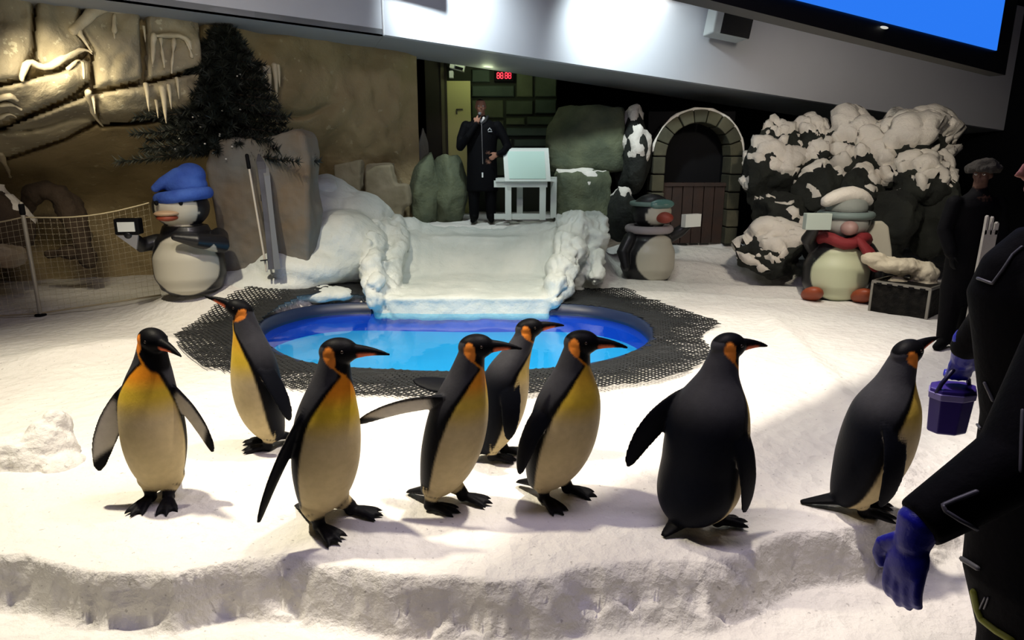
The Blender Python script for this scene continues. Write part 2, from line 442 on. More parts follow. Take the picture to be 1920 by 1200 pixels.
def build_wall():
    V = []; F = []; ns, nz = 340, 170
    NR = Vector((0.55, -0.83, 0))
    for j in range(nz+1):
        z = -0.2+4.3*j/nz
        for i in range(ns+1):
            s = -0.35+1.35*i/ns
            V.append(wall_pt(s, z)+NR*wall_off(s, z))
    for j in range(nz):
        for i in range(ns):
            a = j*(ns+1)+i; F.append((a, a+1, a+ns+2, a+ns+1))
    P3 = np.array([tuple(v) for v in V])
    def px_of(P):
        d = P-np.array((0, 0, CAMZ)); f = d[:, 1]*CP-d[:, 2]*SP; u = d[:, 1]*SP+d[:, 2]*CP
        return np.stack([960+FPX*d[:, 0]/f, 600-FPX*u/f], 1)
    pix = px_of(P3)
    SL = [[(-70,-60), (60,-40), (62,95), (40,148), (-70,165)],
          [(68,-30), (160,-10), (142,58), (168,92), (118,128), (80,136), (66,100)],
          [(166,-20), (268,0), (262,40), (266,150), (178,168), (175,98), (150,60)],
          [(275,20), (372,30), (380,126), (274,152)],
          [(-70,175), (38,156), (76,142), (120,134), (168,102), (170,166), (0,232), (-70,256)],
          [(-70,268), (4,243), (165,178), (180,226), (120,258), (-10,300), (-70,320)],
          [(178,176), (268,160), (376,134), (380,205), (290,222), (190,232)]]
    sub = SLABROCK
    SL = [smoothpoly(S, 1) if si in (1, 4) else S for si, S in enumerate(SL)]
    best = {}
    for k in range(len(V)):
        if pix[k][0] < 400 and pix[k][1] < 330:
            d = max(sdist(pix[k][0], pix[k][1], S) for S in SL)
            if -9 < d < 2: best[k] = d
    VW = [V[k]-NR*(0.22*sstep(-9, -3, best[k])) if k in best else V[k] for k in range(len(V))]
    w = mob('wall_left', npmesh('wall_left', VW, F), ROCKWALL); tag(w, kind='structure')
    for si, S in enumerate(SL):
        idx = {}; v = []; f = []
        dist = {}
        lo = (min(p[0] for p in S)-12, min(p[1] for p in S)-12); hi = (max(p[0] for p in S)+12, max(p[1] for p in S)+12)
        cand = [k for k in range(len(V)) if lo[0] < pix[k][0] < hi[0] and lo[1] < pix[k][1] < hi[1]]
        for k in cand: dist[k] = sdist(pix[k][0], pix[k][1], S)
        for j in range(nz):
            for i in range(ns):
                a = j*(ns+1)+i; q = (a, a+1, a+ns+2, a+ns+1)
                if all(k in dist and dist[k] > -3 for k in q):
                    r = []
                    for k in q:
                        if k not in idx:
                            idx[k] = len(v); p = Vector(V[k])
                            h = -0.05+0.17*sstep(-3, 6, dist[k])+0.075*mn.fractal(p*2.6+Vector((si*5, 0, 0)), 1, 2, 4)*sstep(0, 20, dist[k])
                            r0 = abs(mn.noise(p*1.6+Vector((0, 0, si*3))))
                            h -= 0.03*max(0, 0.12-r0)/0.12
                            v.append(p+NR*h)
                        r.append(idx[k])
                    f.append(tuple(r))
        if f:
            mob('rock_slab', npmesh('rock_slab', v, f), sub, w)
    # snow and frozen drips lying on the slabs
    pale = mat('frozen_drip', (0.62, 0.54, 0.38), 0.5, bump=0.5, bscale=20, col2=(0.45, 0.38, 0.25), vscale=5)
    def wallhit(px, py):
        d = (pix[:, 0]-px)**2+(pix[:, 1]-py)**2; return Vector(V[int(np.argmin(d))])+NR*0.13
    def drip(pts, r):
        g = G(); P = [wallhit(*p) for p in pts]; g.tube(P, [r*k for k in ([0.8]+[1.0]*(len(P)-2)+[0.35])], 8, flat=1.0)
        me = displace(bake(g.mesh(), [('SUBSURF', dict(levels=1))]), 0.02, 9, len(pts)); mob('frozen_drip', me, pale, w)
    for pts, r in (([(40,150), (48,120), (60,118), (80,134), (108,120), (128,102), (160,96), (172,106)], .035), ([(150,58), (148,70), (160,85), (170,98)], .03),
                   ([(140,60), (160,40), (178,16), (215,22), (262,26)], .06), ([(130,130), (142,114), (156,112), (158,150)], .025), ([(212,62), (212,40), (216,30)], .03),
                   ([(165,175), (172,215), (190,235)], .03), ([(285,72), (284,100), (282,126)], .03), ([(288,70), (320,68), (350,72), (356,96)], .03),
                   ([(300,75), (302,100), (303,130)], .022), ([(322,74), (322,98), (318,140)], .02), ([(340,70), (352,92), (358,110)], .022),
                   ([(0,185), (20,178), (34,190)], .035), ([(0,200), (22,194), (38,205)], .03), ([(2,222), (20,212), (30,222)], .03), ([(0,290), (14,305), (20,330)], .035)):
        drip(pts, r)
    g0 = G(); g0.tube([(0, 0, 0), (0.004, 0, -.09), (0, .003, -.2), (0, 0, -.3)], [.022, .018, .012, .003], 7)
    ime = g0.mesh('icicle'); ime.materials.append(pale)
    for (px, py, k) in ((272,160,.9), (300,165,1.2), (312,160,.8), (330,150,.7), (288,190,.6), (480,132,.9), (490,130,1.0), (499,128,1.1), (508,126,1.25), (515,125,.8), (172,180,.6), (266,55,.5), (213,62,.4)):
        o = bpy.data.objects.new('icicle', ime); link(o, w); o.location = wallhit(px, py); o.scale = (k*1.3, k*1.3, k)
build_wall()

# ================================================================== dark shell of the hall
def quad(name, pts, m, kind='structure', thick=None):
    g = G()
    if thick is None: g.add([Vector(p) for p in pts], [tuple(range(len(pts)))])
    else: g.prism(pts, thick)
    o = mob(name, g.mesh(smooth=False), m); tag(o, kind=kind); return o
quad('wall_back', [(-12, 14, -1), (12, 14, -1), (12, 14, 6), (-12, 14, 6)], DARKWALL)
quad('wall_right', [(8.2, 14, -1), (8.2, -1, -1), (8.2, -1, 6), (8.2, 14, 6)], DARKWALL)
quad('ceiling', [(-12, 14, 5.6), (12, 14, 5.6), (12, -2, 5.6), (-12, -2, 5.6)], mat('ceiling_paint', (0.05, 0.05, 0.06), 0.9))

# soffit: long fascia with a corner, sloping down to the right
FA = at(720, 65, 8.5); FB = at(1840, 238, 11.4); FL = Vector((-4.2, 6.1, FA.z))
FASC = mat('fascia_paint', (0.50, 0.51, 0.55), 0.55, bump=0.05, bscale=30, col2=(0.46, 0.47, 0.51), vscale=0.8)
UNDER = mat('soffit_paint', (0.30, 0.31, 0.32), 0.7, bump=0.05, bscale=30)
def build_soffit():
    up = Vector((0, 0, 1.9)); back = (FB-FA).cross(Vector((0, 0, 1))).normalized()
    if back.y < 0: back = -back
    B2 = FA+(FB-FA)*1.9
    g = G(); g.prism([FA, B2, B2+up, FA+up], back*0.12); o = mob('trim_1', g.mesh(smooth=False), FASC); tag(o, kind='structure')
    g = G(); g.prism([FL, FA, FA+up, FL+up], Vector((-0.05, 0.12, 0))); o2 = mob('trim_2', g.mesh(smooth=False), FASC); tag(o2, kind='structure')
    g = G(); g.tube([FA+Vector((-.0, -.012, 0)), FA+Vector((0, -.012, 1.9))], 0.014, 8)
    e = mob('corner_bead', g.mesh(), mat('corner_bead', (0.75, 0.76, 0.78), 0.4), o)
    # underside panels behind the fascia
    w = back*1.45
    g = G(); g.prism([FA+Vector((0, 0.02, 0)), B2, B2+back*1.9, FA+w], (0, 0, 0.06)); u = mob('trim_3', g.mesh(smooth=False), UNDER); tag(u, kind='structure')
    g = G(); g.prism([FL, FA, FA+w, Vector((-1.2, 10.6, FA.z)), Vector((-6, 10.6, FA.z)), Vector((-9, 6, FA.z)), Vector((-7, 3.0, FA.z)), Vector((-4.9, 3.0, FA.z))], (0, 0, 0.06))
    u = mob('trim_4', g.mesh(smooth=False), UNDER); tag(u, kind='structure')
build_soffit()
# ================================================================== back of the hall: inner wall of blocks, door, signs
def build_back():
    Y = 11.5
    bw = mat('block_mortar', (0.03, 0.035, 0.022), 0.9)
    a = at(796, 60, Y); b = at(1046, 60, Y)
    w = quad('wall_inner', [(a.x, Y, 0), (b.x, Y, 0), (b.x, Y, 4.2), (a.x, Y, 4.2)], bw, thick=(0, 0.3, 0))
    BM = [mat('green_block_%d' % i, c, 0.85, bump=0.5, bscale=9, col2=tuple(k*0.7 for k in c), vscale=3) for i, c in enumerate(((0.115, 0.135, 0.07), (0.085, 0.11, 0.065), (0.07, 0.10, 0.07)))]
    blocks = [(900,100,968,126), (972,100,1044,128), (884,160,965,183), (884,187,945,222), (948,188,1000,216), (1003,186,1044,214), (948,220,985,235), (988,218,1044,235),
              (948,239,1044,256), (884,226,945,256), (884,260,960,290), (963,260,1044,276), (963,279,1044,296), (884,294,960,330), (963,300,1044,332), (968,130,1000,183), (1003,132,1044,183), (884,130,920,156)]
    for i, (x0, y0, x1, y1) in enumerate(blocks):
        p = at(x0+1, y0+1, Y); q = at(x1-1, y1-1, Y)
        g = G(); d = 0.05+0.03*((i*7) % 3)/2
        c = Vector(((p.x+q.x)/2, Y-d/2+0.01, (p.z+q.z)/2)); sx, sz = q.x-p.x, p.z-q.z
        v = []
        for k, dy in ((1.0, 0), (1.0, -0.7), (0.93, -1.0)):
            for u_, w_ in ((-1,-1), (1,-1), (1,1), (-1,1)): v.append((c.x+u_*sx/2*(k if k == 1 else 1-0.014/sx*2), Y+dy*d, c.z+w_*sz/2*(1 if k == 1 else 1-0.014/sz*2)))
        f = []
        for L_ in (0, 4):
            for j in range(4): f.append((L_+j, L_+(j+1) % 4, L_+4+(j+1) % 4, L_+4+j))
        f.append((8, 9, 10, 11)); g.add(v, f); mob('stone_block', g.mesh(smooth=False), BM[i % 3], w)
    # door standing ajar, pale yellow
    DY = 11.2
    fr = mat('door_frame_wood', (0.035, 0.028, 0.014), 0.7)
    p = at(838, 152, DY); q = at(884, 300, DY)
    t = thing('door_1', 'pale yellow door behind the speaking man', 'door', (0, 0, 0)); t['kind'] = 'structure'; del t['category']; del t['label']
    g = G(); g.box(((p.x+q.x)/2, DY, 1.5), (q.x-p.x, 0.06, (p.z-0.5)*1.0)); 
    g = G(); zc = (0.3+p.z)/2; g.box(((p.x+q.x)/2, DY, zc), (q.x-p.x, 0.05, p.z-0.3))
    leaf = mob('door_leaf', g.mesh(smooth=False), mat('door_yellow', (0.62, 0.58, 0.22), 0.5, bump=0.1, bscale=20), t)
    h = at(857, 205, DY-.05)
    g = G(); g.box(h+Vector((0.04, 0, 0)), (0.10, 0.02, 0.016)); g.box(h+Vector((-0.005, 0, -0.035)), (0.018, 0.02, 0.08)); mob('door_handle', g.mesh(smooth=False), mat('door_handle', (0.05, 0.05, 0.03), 0.4, metal=0.6), t)
    g = G(); a0 = at(796, 100, DY-.05); 
    g.box(((a0.x+p.x)/2, DY-.03, 1.7), (p.x-a0.x, 0.12, 3.2)); mob('door_frame', g.mesh(smooth=False), fr, t)
    g = G(); g.box((at(832, 200, DY).x, DY-.10, 1.7), (0.05, 0.05, 3.0)); mob('door_jamb', g.mesh(smooth=False), mat('door_jamb', (0.12, 0.11, 0.05), 0.7), t)
    # emergency lamp box on a bracket
    c = at(858, 128, DY-.25)
    t = thing('emergency_light', 'small white emergency light box above the yellow door', 'light', c)
    g = G(); g.box((0, 0, 0.03), (0.22, 0.16, 0.11), Matrix.Rotation(0.25, 3, 'Y')); mob('housing', g.mesh(smooth=False), WHITEP, t)
    g = G(); g.box((0.03, -0.09, -0.01), (0.12, 0.02, 0.04), Matrix.Rotation(0.25, 3, 'Y')); mob('lens', g.mesh(smooth=False), BLACK, t)
    g = G(); g.box((-0.10, 0.02, -0.09), (0.06, 0.10, 0.10)); g.box((-.1, .15, -.05), (.04, .25, .04)); mob('bracket', g.mesh(smooth=False), WHITEP, t)
    # red digital display
    c = at(945, 142, Y-.12)
    t = thing('digital_display', 'small black wall display with glowing red digits', 'display', c); t.scale = (.8, 1, .85)
    g = G(); g.box((0, 0.02, 0), (0.40, 0.08, 0.22)); mob('case', bake(g.mesh(smooth=False), [('BEVEL', dict(width=0.012, segments=2))]), BLACK, t)
    red = mat('red_led', (0.4, 0.01, 0.02), 0.4, emit=(1.0, 0.02, 0.05), estr=2.6)
    SEG = {'8': 'abcdefg'}
    for k, x in enumerate((-0.115, -0.045, 0.045, 0.115)):
        g = G()
        for dx, dz, w_, h_ in ((0, .05, .04, .014), (0, 0, .04, .014), (0, -.05, .04, .014), (-.024, .025, .014, .04), (.024, .025, .014, .04), (-.024, -.025, .014, .04), (.024, -.025, .014, .04)):
            g.box((x+dx, -0.022, dz), (w_, .006, h_))
        mob('digit', g.mesh(smooth=False), red, t)
build_back()
lamp('back_fill', 'POINT', (-0.35, 10.3, 2.95), (0, 0, 0), 22, (0.85, 1.0, 0.6), 0.12)  # unseen point light added to brighten the dim door and block wall

# ================================================================== fixtures on the soffit and the screen
def build_fixtures():
    fn = (FB-FA).normalized(); nrm = Vector((fn.y, -fn.x, 0)).normalized()
    def on_fascia(px, py):
        d = ray(px, py); o = Vector((0, 0, CAMZ)); t = (FA-o).dot(nrm)/d.dot(nrm); return o+d*t
    c = on_fascia(1340, 52)+nrm*0.30
    t = thing('loudspeaker', 'black box loudspeaker with a pale side hung on the soffit', 'loudspeaker', c, 0.12)
    R = Matrix.Rotation(0.16, 3, 'Y')
    g = G(); g.box((0, 0, 0), (0.50, 0.34, 0.36), R); mob('cabinet', bake(g.mesh(smooth=False), [('BEVEL', dict(width=0.02, segments=2))]), mat('speaker_grey', (0.42, 0.45, 0.45), 0.6), t)
    g = G(); g.box((0.055, -0.175, -0.01), (0.40, 0.03, 0.34), R); mob('grille', g.mesh(smooth=False), mat('speaker_grille', (0.006, 0.006, 0.007), 0.8, bump=0.6, bscale=200), t)
    g = G(); g.tube([(-.05, .0, .17), (-.06, .02, .26), (-.07, .1, .30)], 0.012, 8); mob('bracket', g.mesh(), BLACK, t)
    g = G(); g.tube([(.04, .0, .17), (.03, .02, .24), (.02, .1, .28)], 0.012, 8); mob('bracket', g.mesh(), BLACK, t)
    # flat lamp panel at the top of the frame
    c = on_fascia(1212, -6)+nrm*0.14+Vector((0, 0, 0.02))
    t = thing('ceiling_lamp', 'bright flat lamp panel above the soffit', 'lamp', c, math.atan2(fn.y, fn.x))
    g = G(); g.box((0, 0, 0.03), (0.72, 0.24, 0.05)); mob('housing', g.mesh(smooth=False), STEEL, t)
    g = G(); g.box((0, 0, 0.0), (0.66, 0.20, 0.02)); mob('diffuser', g.mesh(smooth=False), mat('lamp_diffuser', (0.9, 0.9, 0.85), 0.4, emit=(1, 0.98, 0.9), estr=6), t)
    c = on_fascia(780, -22)+nrm*0.2
    t = thing('lamp_bar', 'dark lamp bar at the top edge over the fascia corner', 'lamp', c, 0.0)
    g = G(); g.box((0, 0, 0.03), (0.60, 0.12, 0.10)); mob('bar', g.mesh(smooth=False), mat('dark_violet', (0.02, 0.015, 0.04), 0.6), t)
    # screen: black border, lit blue face
    A = at(1490, 0, 4.0); B = at(1866, 95, 6.0)
    zlow = (A.z+B.z)/2
    d = (B-A); d.z = 0; dn = d.normalized(); n = Vector((dn.y, -dn.x, 0)); L = d.length
    t = thing('video_screen', 'large wall-hung screen showing plain blue at the upper right', 'screen', (A.x, A.y, zlow), math.atan2(dn.y, dn.x))
    slope = (B.z-A.z)/L
    x0, x1, H = -.55, L, 1.25
    def P(x, z, y): return Vector((x, y, slope*x+(A.z-zlow)+z))
    def onp(px, py):
        r = ray(px, py); o = Vector((0, 0, CAMZ)); h = o+r*((A-o).dot(n)/r.dot(n)); e = h-A; return Vector((e.dot(dn), 0.0, h.z-zlow))
    q0, q1 = onp(1180, -38), onp(1885, 141)
    g = G(); g.prism([q0, q1, Vector((q1.x, 0, 1.4)), Vector((q0.x, 0, 1.4))], (0, 0.12, 0)); mob('frame', g.mesh(smooth=False), mat('screen_frame', (0.004, 0.004, 0.005), 0.5), t)
    g = G(); g.prism([P(x0, 0, -.012), P(x1, 0, -.012), P(x1, H, -.012), P(x0, H, -.012)], (0, 0.01, 0)); mob('display_panel', g.mesh(smooth=False), mat('screen_blue', (0.01, 0.02, 0.05), 0.5, emit=(0.022, 0.19, 0.90), estr=1.0), t)
    g = G(); p = P(x1-.22, 0.48, -.018); 
    for k in range(4): g.box(p+Vector((-.04*k, 0, 0)), (.026, .004, .05))
    o = mob('caption', g.mesh(smooth=False), mat('caption_white', (.8, .8, .8), .5, emit=(1, 1, 1), estr=1.0), t); tag(o, kind='stuff')
    q = at(1655, 48, 5.0); 
    c = onp(1655, 52)+Vector((0, -.01, 0)); g = G(); g.ell(c, (.05, .015, .008)); mob('indicator_light', g.mesh(), mat('indicator', (.6, .6, .5), .4, emit=(1, 1, .9), estr=0.5), t)
    c = at(1832, 124, 7.2)
    t = thing('wall_lamp', 'small grey lamp box at the right end of the soffit', 'lamp', c, -0.4)
    g = G(); g.box((0, 0, 0), (0.15, 0.1, 0.09), Matrix.Rotation(0.2, 3, 'Y')); mob('housing', g.mesh(smooth=False), WHITEP, t)
    g = G(); g.box((0, 0, 0.06), (0.17, 0.12, 0.012), Matrix.Rotation(0.2, 3, 'Y')); mob('lid', g.mesh(smooth=False), BLACK, t)
build_fixtures()

# ================================================================== rocks
def rock_mesh(size, seed, cuts=7, sub=4, rough=0.12, boxy=0.0):
    bm = bmesh.new(); bmesh.ops.create_icosphere(bm, subdivisions=sub, radius=1.0)
    rnd = random.Random(seed); PL = []
    for _ in range(cuts):
        n = Vector((rnd.uniform(-1, 1), rnd.uniform(-1, 1), rnd.uniform(-.5, 1))).normalized(); PL.append((n, rnd.uniform(0.60, 0.85)))
    off = Vector((seed*3.7, seed*1.3, seed*2.9))
    for v in bm.verts:
        p = v.co.copy()
        if boxy:
            m = max(abs(p.x), abs(p.y), abs(p.z)); p = p.lerp(p/m*0.8, boxy)
        for n, d in PL:
            e = p.dot(n)-d
            if e > 0: p -= n*e*0.9
        p *= 1+rough*mn.fractal(p*1.7+off, 1.0, 2.0, 4)
        v.co = Vector((p.x*size[0], p.y*size[1], p.z*size[2]))
    me = bpy.data.meshes.new('rock'); bm.to_mesh(me); bm.free(); me.polygons.foreach_set('use_smooth', [True]*len(me.polygons)); return me
def cap_mesh(me, thick, seed, lim=0.35, wob=0.85):
    """snow lying on the upward faces of a rock"""
    off = Vector((seed*2.1, seed*5.3, 0.7)); K = {}
    for v in me.vertices:
        h = v.normal.z+wob*mn.fractal(v.co*2.3+off, 1.0, 2.1, 4)-lim
        K[v.index] = h
    idx = {}; V = []; F = []
    for p in me.polygons:
        if max(K[i] for i in p.vertices) > 0.0 and min(K[i] for i in p.vertices) > -0.35:
            r = []
            for i in p.vertices:
                if i not in idx:
                    v = me.vertices[i]; k = sstep(-0.12, 0.28, K[i]); idx[i] = len(V)
                    V.append(v.co+v.normal*(thick*k-0.012)+Vector((0, 0, thick*0.5*k+0.25*thick*k*mn.noise(v.co*7+off))))
                r.append(idx[i])
            F.append(tuple(r))
    # one mesh for each separate patch of snow
    root = list(range(len(V)))
    def find(i):
        while root[i] != i: root[i] = root[root[i]]; i = root[i]
        return i
    for q in F:
        for i in q[1:]: root[find(i)] = find(q[0])
    isl = {}
    for q in F: isl.setdefault(find(q[0]), []).append(q)
    out = []
    for fs in isl.values():
        if len(fs) < 25: continue
        m = {}; v = []
        for q in fs:
            for i in q:
                if i not in m: m[i] = len(v); v.append(V[i])
        out.append(npmesh('snow_cap', v, [tuple(m[i] for i in q) for q in fs]))
    return out
def rock(name, label, px, py, wpx, hpx, Y, m, seed, depth=0.5, cap=None, cat='rock', boxy=0.0, cuts=7, group=None, rz=None, sub=4, lim=0.35, rough=0.12):
    c = at(px, py, Y); k = Y/FPX/ (ray(px, py).y)  # metres for each pixel at that distance
    k = (at(px+1, py, Y)-c).length
    w, h = wpx*k/2, hpx*k/2/0.98
    me = rock_mesh((w, depth, h), seed, cuts, sub, rough, boxy)
    if cap:
        t = thing(name, label, cat, (c.x, c.y, c.z-h), 0, group)
        if rz: t.rotation_euler = (0, 0, rz)
        mob('boulder', me, m, t, (0, 0, h)); [mob('snow_cap', c_, SNOWCAP, t, (0, 0, h)) for c_ in cap_mesh(me, cap, seed, lim)]
        return t
    for v in me.vertices: v.co.z += h
    o = mob(name, me, m); o.location = (c.x, c.y, c.z-h)
    if rz: o.rotation_euler = (0, 0, rz)
    return tag(o, label, cat, group)

# standing stones beside the man, on the back platform
rock('rock', 'tall dark olive boulder just left of the speaking man', 838, 355, 78, 150, 9.95, GREENROCK, 11, 0.35)
rock('rock', 'dark olive boulder with a pointed spire top beside the standing slabs', 795, 350, 66, 150, 9.9, GREENROCK, 12, 0.32, cuts=10)
rock('rock', 'thin grey spire of rock rising behind the olive boulders', 792, 300, 26, 110, 10.1, mat('spire_rock', (0.14, 0.13, 0.11), 0.85, bump=0.6, bscale=9), 13, 0.15)
rock('rock', 'large green boulder with a jagged top right of the lectern', 1095, 262, 175, 140, 10.6, GREENROCK, 14, 0.5, boxy=0.85, cuts=2)
rock('rock', 'lower square green boulder under the jagged one beside the lectern', 1092, 372, 128, 125, 10.0, GREENROCK, 15, 0.45, boxy=0.9, cuts=2, cap=0.012, lim=0.75)
rock('rock', 'dark boulder with a snowy shoulder left of the stone arch', 1185, 290, 70, 150, 10.4, DARKROCK, 16, 0.4, cap=0.06, lim=0.30)
rock('rock', 'small dark boulder behind the goggled penguin figure', 1165, 400, 70, 110, 9.8, DARKROCK, 17, 0.35, cap=0.02, lim=0.6)
def slabstone(label, poly, Y, m, th=0.16):
    P = [at(x, y, Y) for x, y in poly]; b = min(p.z for p in P); cx = sum(p.x for p in P)/len(P)
    g = G(); g.prism([(p.x-cx, 0, p.z-b) for p in P], (0.03, th, 0))
    me = bake(g.mesh(smooth=False), [('BEVEL', dict(width=0.02, segments=2)), ('REMESH', dict(mode='VOXEL', voxel_size=0.022)), ('SMOOTH', dict(iterations=2))])
    displace(me, 0.022, 4, len(poly)); me.polygons.foreach_set('use_smooth', [True]*len(me.polygons))
    o = mob('standing_stone', me, m); o.location = (cx, Y, b); return tag(o, label, 'stone')
TANST = mat('tan_stone', (0.24, 0.20, 0.13), 0.85, bump=0.5, bscale=10, col2=(0.18, 0.15, 0.09), vscale=3)
slabstone('flat tan standing stone leaning nearest the grey ski slab', [(624,308), (676,299), (673,395), (626,395)], 9.6, TANST)
slabstone('taller tan standing stone with a stepped right edge', [(684,322), (700,312), (731,307), (740,345), (762,346), (768,385), (754,390), (750,418), (690,418), (682,360)], 9.5, TANST)
slabstone('tan standing stone set back between two others', [(683,304), (734,305), (734,380), (684,380)], 9.75, TANST)
# big grey slab that carries the skis
def ski_slab():
    Y = 7.55
    P = [at(x, y, Y) for x, y in ((412,520), (560,520), (580,500), (579,300), (566,250), (545,243), (410,262), (388,285), (384,310), (400,400))]
    b = min(p.z for p in P); cx = sum(p.x for p in P)/len(P)
    g = G(); g.prism([(p.x-cx, 0, p.z-b) for p in P], (0.05, 0.34, 0.0))
    me = bake(g.mesh(smooth=False), [('BEVEL', dict(width=0.04, segments=2)), ('REMESH', dict(mode='VOXEL', voxel_size=0.022)), ('SMOOTH', dict(iterations=4))])
    displace(me, 0.05, 1.6, 5)
    o = mob('rock_slab', me, mat('ski_slab_rock', (0.17, 0.165, 0.145), 0.75, bump=0.4, bscale=5, bdist=0.03, col2=(0.16, 0.105, 0.055), vscale=1.1)); o.location = (cx, Y, b)
    tag(o, 'big upright grey-brown rock slab with skis leaning on it', 'rock')
    def stick(name, label, p0, p1, w, m, parts):
        a = at(*p0, Y-.14); c = at(*p1, Y-.30); L = (a-c).length
        t = thing(name, label, 'ski' if name == 'ski' else 'ski pole', c)
        t.rotation_euler = (a-c).to_track_quat('Z', 'Y').to_euler()
        parts(t, L, w, m); return t
    def ski(t, L, w, m):
        g = G(); n = 14; rr = []
        for i in range(n+1):
            k = i/n; ww = w*(1-0.25*math.sin(math.pi*k))*(1-0.85*sstep(0.93, 1.0, k)); y = -0.10*sstep(0.88, 1.0, k)
            rr.append([(-ww, y-.008, L*k), (ww, y-.008, L*k), (ww, y+.008, L*k), (-ww, y+.008, L*k)])
        g.rings(rr); mob('board', g.mesh(smooth=False), m, t)
        g = G(); g.box((0, -.03, L*.46), (w*1.4, .05, .10)); g.box((0, -.03, L*.62), (w*1.5, .05, .07)); b_ = mob('binding', g.mesh(smooth=False), BLACK, t); tag(b_, kind='stuff')
    def pole(t, L, w, m):
        g = G(); g.tube([(0, 0, 0.0), (0, 0, L)], .012, 8); mob('shaft', g.mesh(), m, t)
        g = G(); g.tube([(0, 0, L*.9), (0, 0, L)], .022, 8); mob('grip', g.mesh(), BLACK, t)
        g = G(); g.tube([(0, 0, L*.09), (0, 0, L*.10)], .05, 12, round_ends=False); mob('basket', g.mesh(smooth=False), BLACK, t)
    stick('ski', 'dark grey ski leaning on the rock slab', (487,286), (511,505), .045, mat('ski_grey', (0.10, 0.10, 0.115), 0.4, col2=(0.06, .06, .07)), ski)
    stick('ski', 'second dark ski just right of the first on the rock slab', (497,300), (520,505), .035, mat('ski_dark', (0.17, 0.175, 0.18), 0.4), ski)
    stick('ski_pole', 'thin pale ski pole leaning left of the skis', (463,292), (500,508), .02, mat('pole_pale', (0.55, 0.50, 0.42), 0.4), pole)
ski_slab()
# snow-capped rock pile on the right
PILE = [('dark boulder with greenish snow on top right beside the stone arch', 1446, 318, 112, 165, 9.7, 21, .07, .42),
        ('dark boulder under a rounded white snow hood next to the arch-side boulder', 1516, 285, 92, 120, 9.8, 22, .08, .42),
        ('dark boulder under the tallest snow hump of the rock pile', 1600, 290, 150, 130, 9.6, 23, .13, .2),
        ('widest boulder at the right end of the pile under thick snow', 1702, 296, 165, 140, 9.4, 24, .15, .1),
        ('dark boulder with a ragged snow patch below the snow hood', 1535, 355, 105, 100, 9.3, 25, .05, .62),
        ('dark boulder with a thin diagonal streak of snow in mid pile', 1610, 372, 120, 110, 9.2, 26, .045, .72),
        ('boulder with a rounded snow cushion under the thick right-hand snow', 1720, 345, 110, 100, 9.05, 27, .09, .5),
        ('dark boulder low in the pile behind the raised pale board', 1665, 420, 140, 130, 8.95, 28, .03, .85),
        ('dark boulder with pale snow clumps left of the scarfed penguin figure', 1468, 405, 120, 100, 9.2, 29, .05, .7),
        ('dark boulder directly behind the hat of the scarfed penguin figure', 1560, 440, 120, 120, 8.9, 30, .03, .85),
        ('dark end boulder of the pile with a frozen snow clump', 1752, 400, 80, 170, 8.95, 31, .05, .65),
        ('low dark boulder roofed by a long flat slab of snow near the arch step', 1452, 474, 135, 92, 8.75, 32, .10, .35)]
for (lb, px, py, w, h, Y, sd, cp_, lm) in PILE:
    rock('snowy_boulder', lb, px, py, w, h, Y, DARKROCK, sd, 0.42, cap=cp_, lim=lm, group='snow-capped rock pile', cat='rock', rough=0.20, sub=5, cuts=9)
def snow_drip():
    g = G(); g.tube([at(1768, 288, 9.05), at(1782, 300, 9.0), at(1783, 318, 9.0), at(1768, 335, 9.0), at(1762, 362, 9.0), at(1750, 385, 8.98)], [.06, .06, .06, .055, .045, .03], 10)
    c = at(1765, 385, 9.0); me = displace(bake(g.mesh(), [('SUBSURF', dict(levels=1))]), 0.03, 8, 3)
    for v in me.vertices: v.co -= c
    o = mob('frozen_snow_drip', me, SNOWCAP); o.location = c; tag(o, 'curved white drip of frozen snow hanging off the right end of the pile', 'ice')
snow_drip()
# brown shapes at the left edge
rock('rock', 'dark brown boulder with a flat snow top at the left edge', 5, 418, 80, 130, 7.9, BROWNROCK, 41, 0.35, cap=0.05, lim=0.45, boxy=0.6)
rock('rock', 'small tawny boulder at the foot of the left edge', 18, 478, 60, 50, 7.7, GREYROCK, 42, 0.25)
def arched_rock():
    Y = 8.4; g = G(); P = [at(x, y, Y) for x, y in ((52,392), (62,366), (84,352), (108,362), (128,385), (140,412), (152,440), (164,470), (165,488))]
    g.tube(P, [.10, .13, .12, .14, .17, .15, .12, .11, .10], 14); g.tube([at(92, 477, Y), at(130, 474, Y), at(165, 474, Y)], [.05, .07, .1], 10)
    c = at(150, 488, Y); me = fuse(g, 0.03, 4, .5, False); displace(me, 0.05, 4, 9)
    for v in me.vertices: v.co -= c
    o = mob('arched_rock', me, BROWNROCK); o.location = c; tag(o, 'dark brown arched rock against the cave wall behind the net fence', 'rock')
arched_rock()

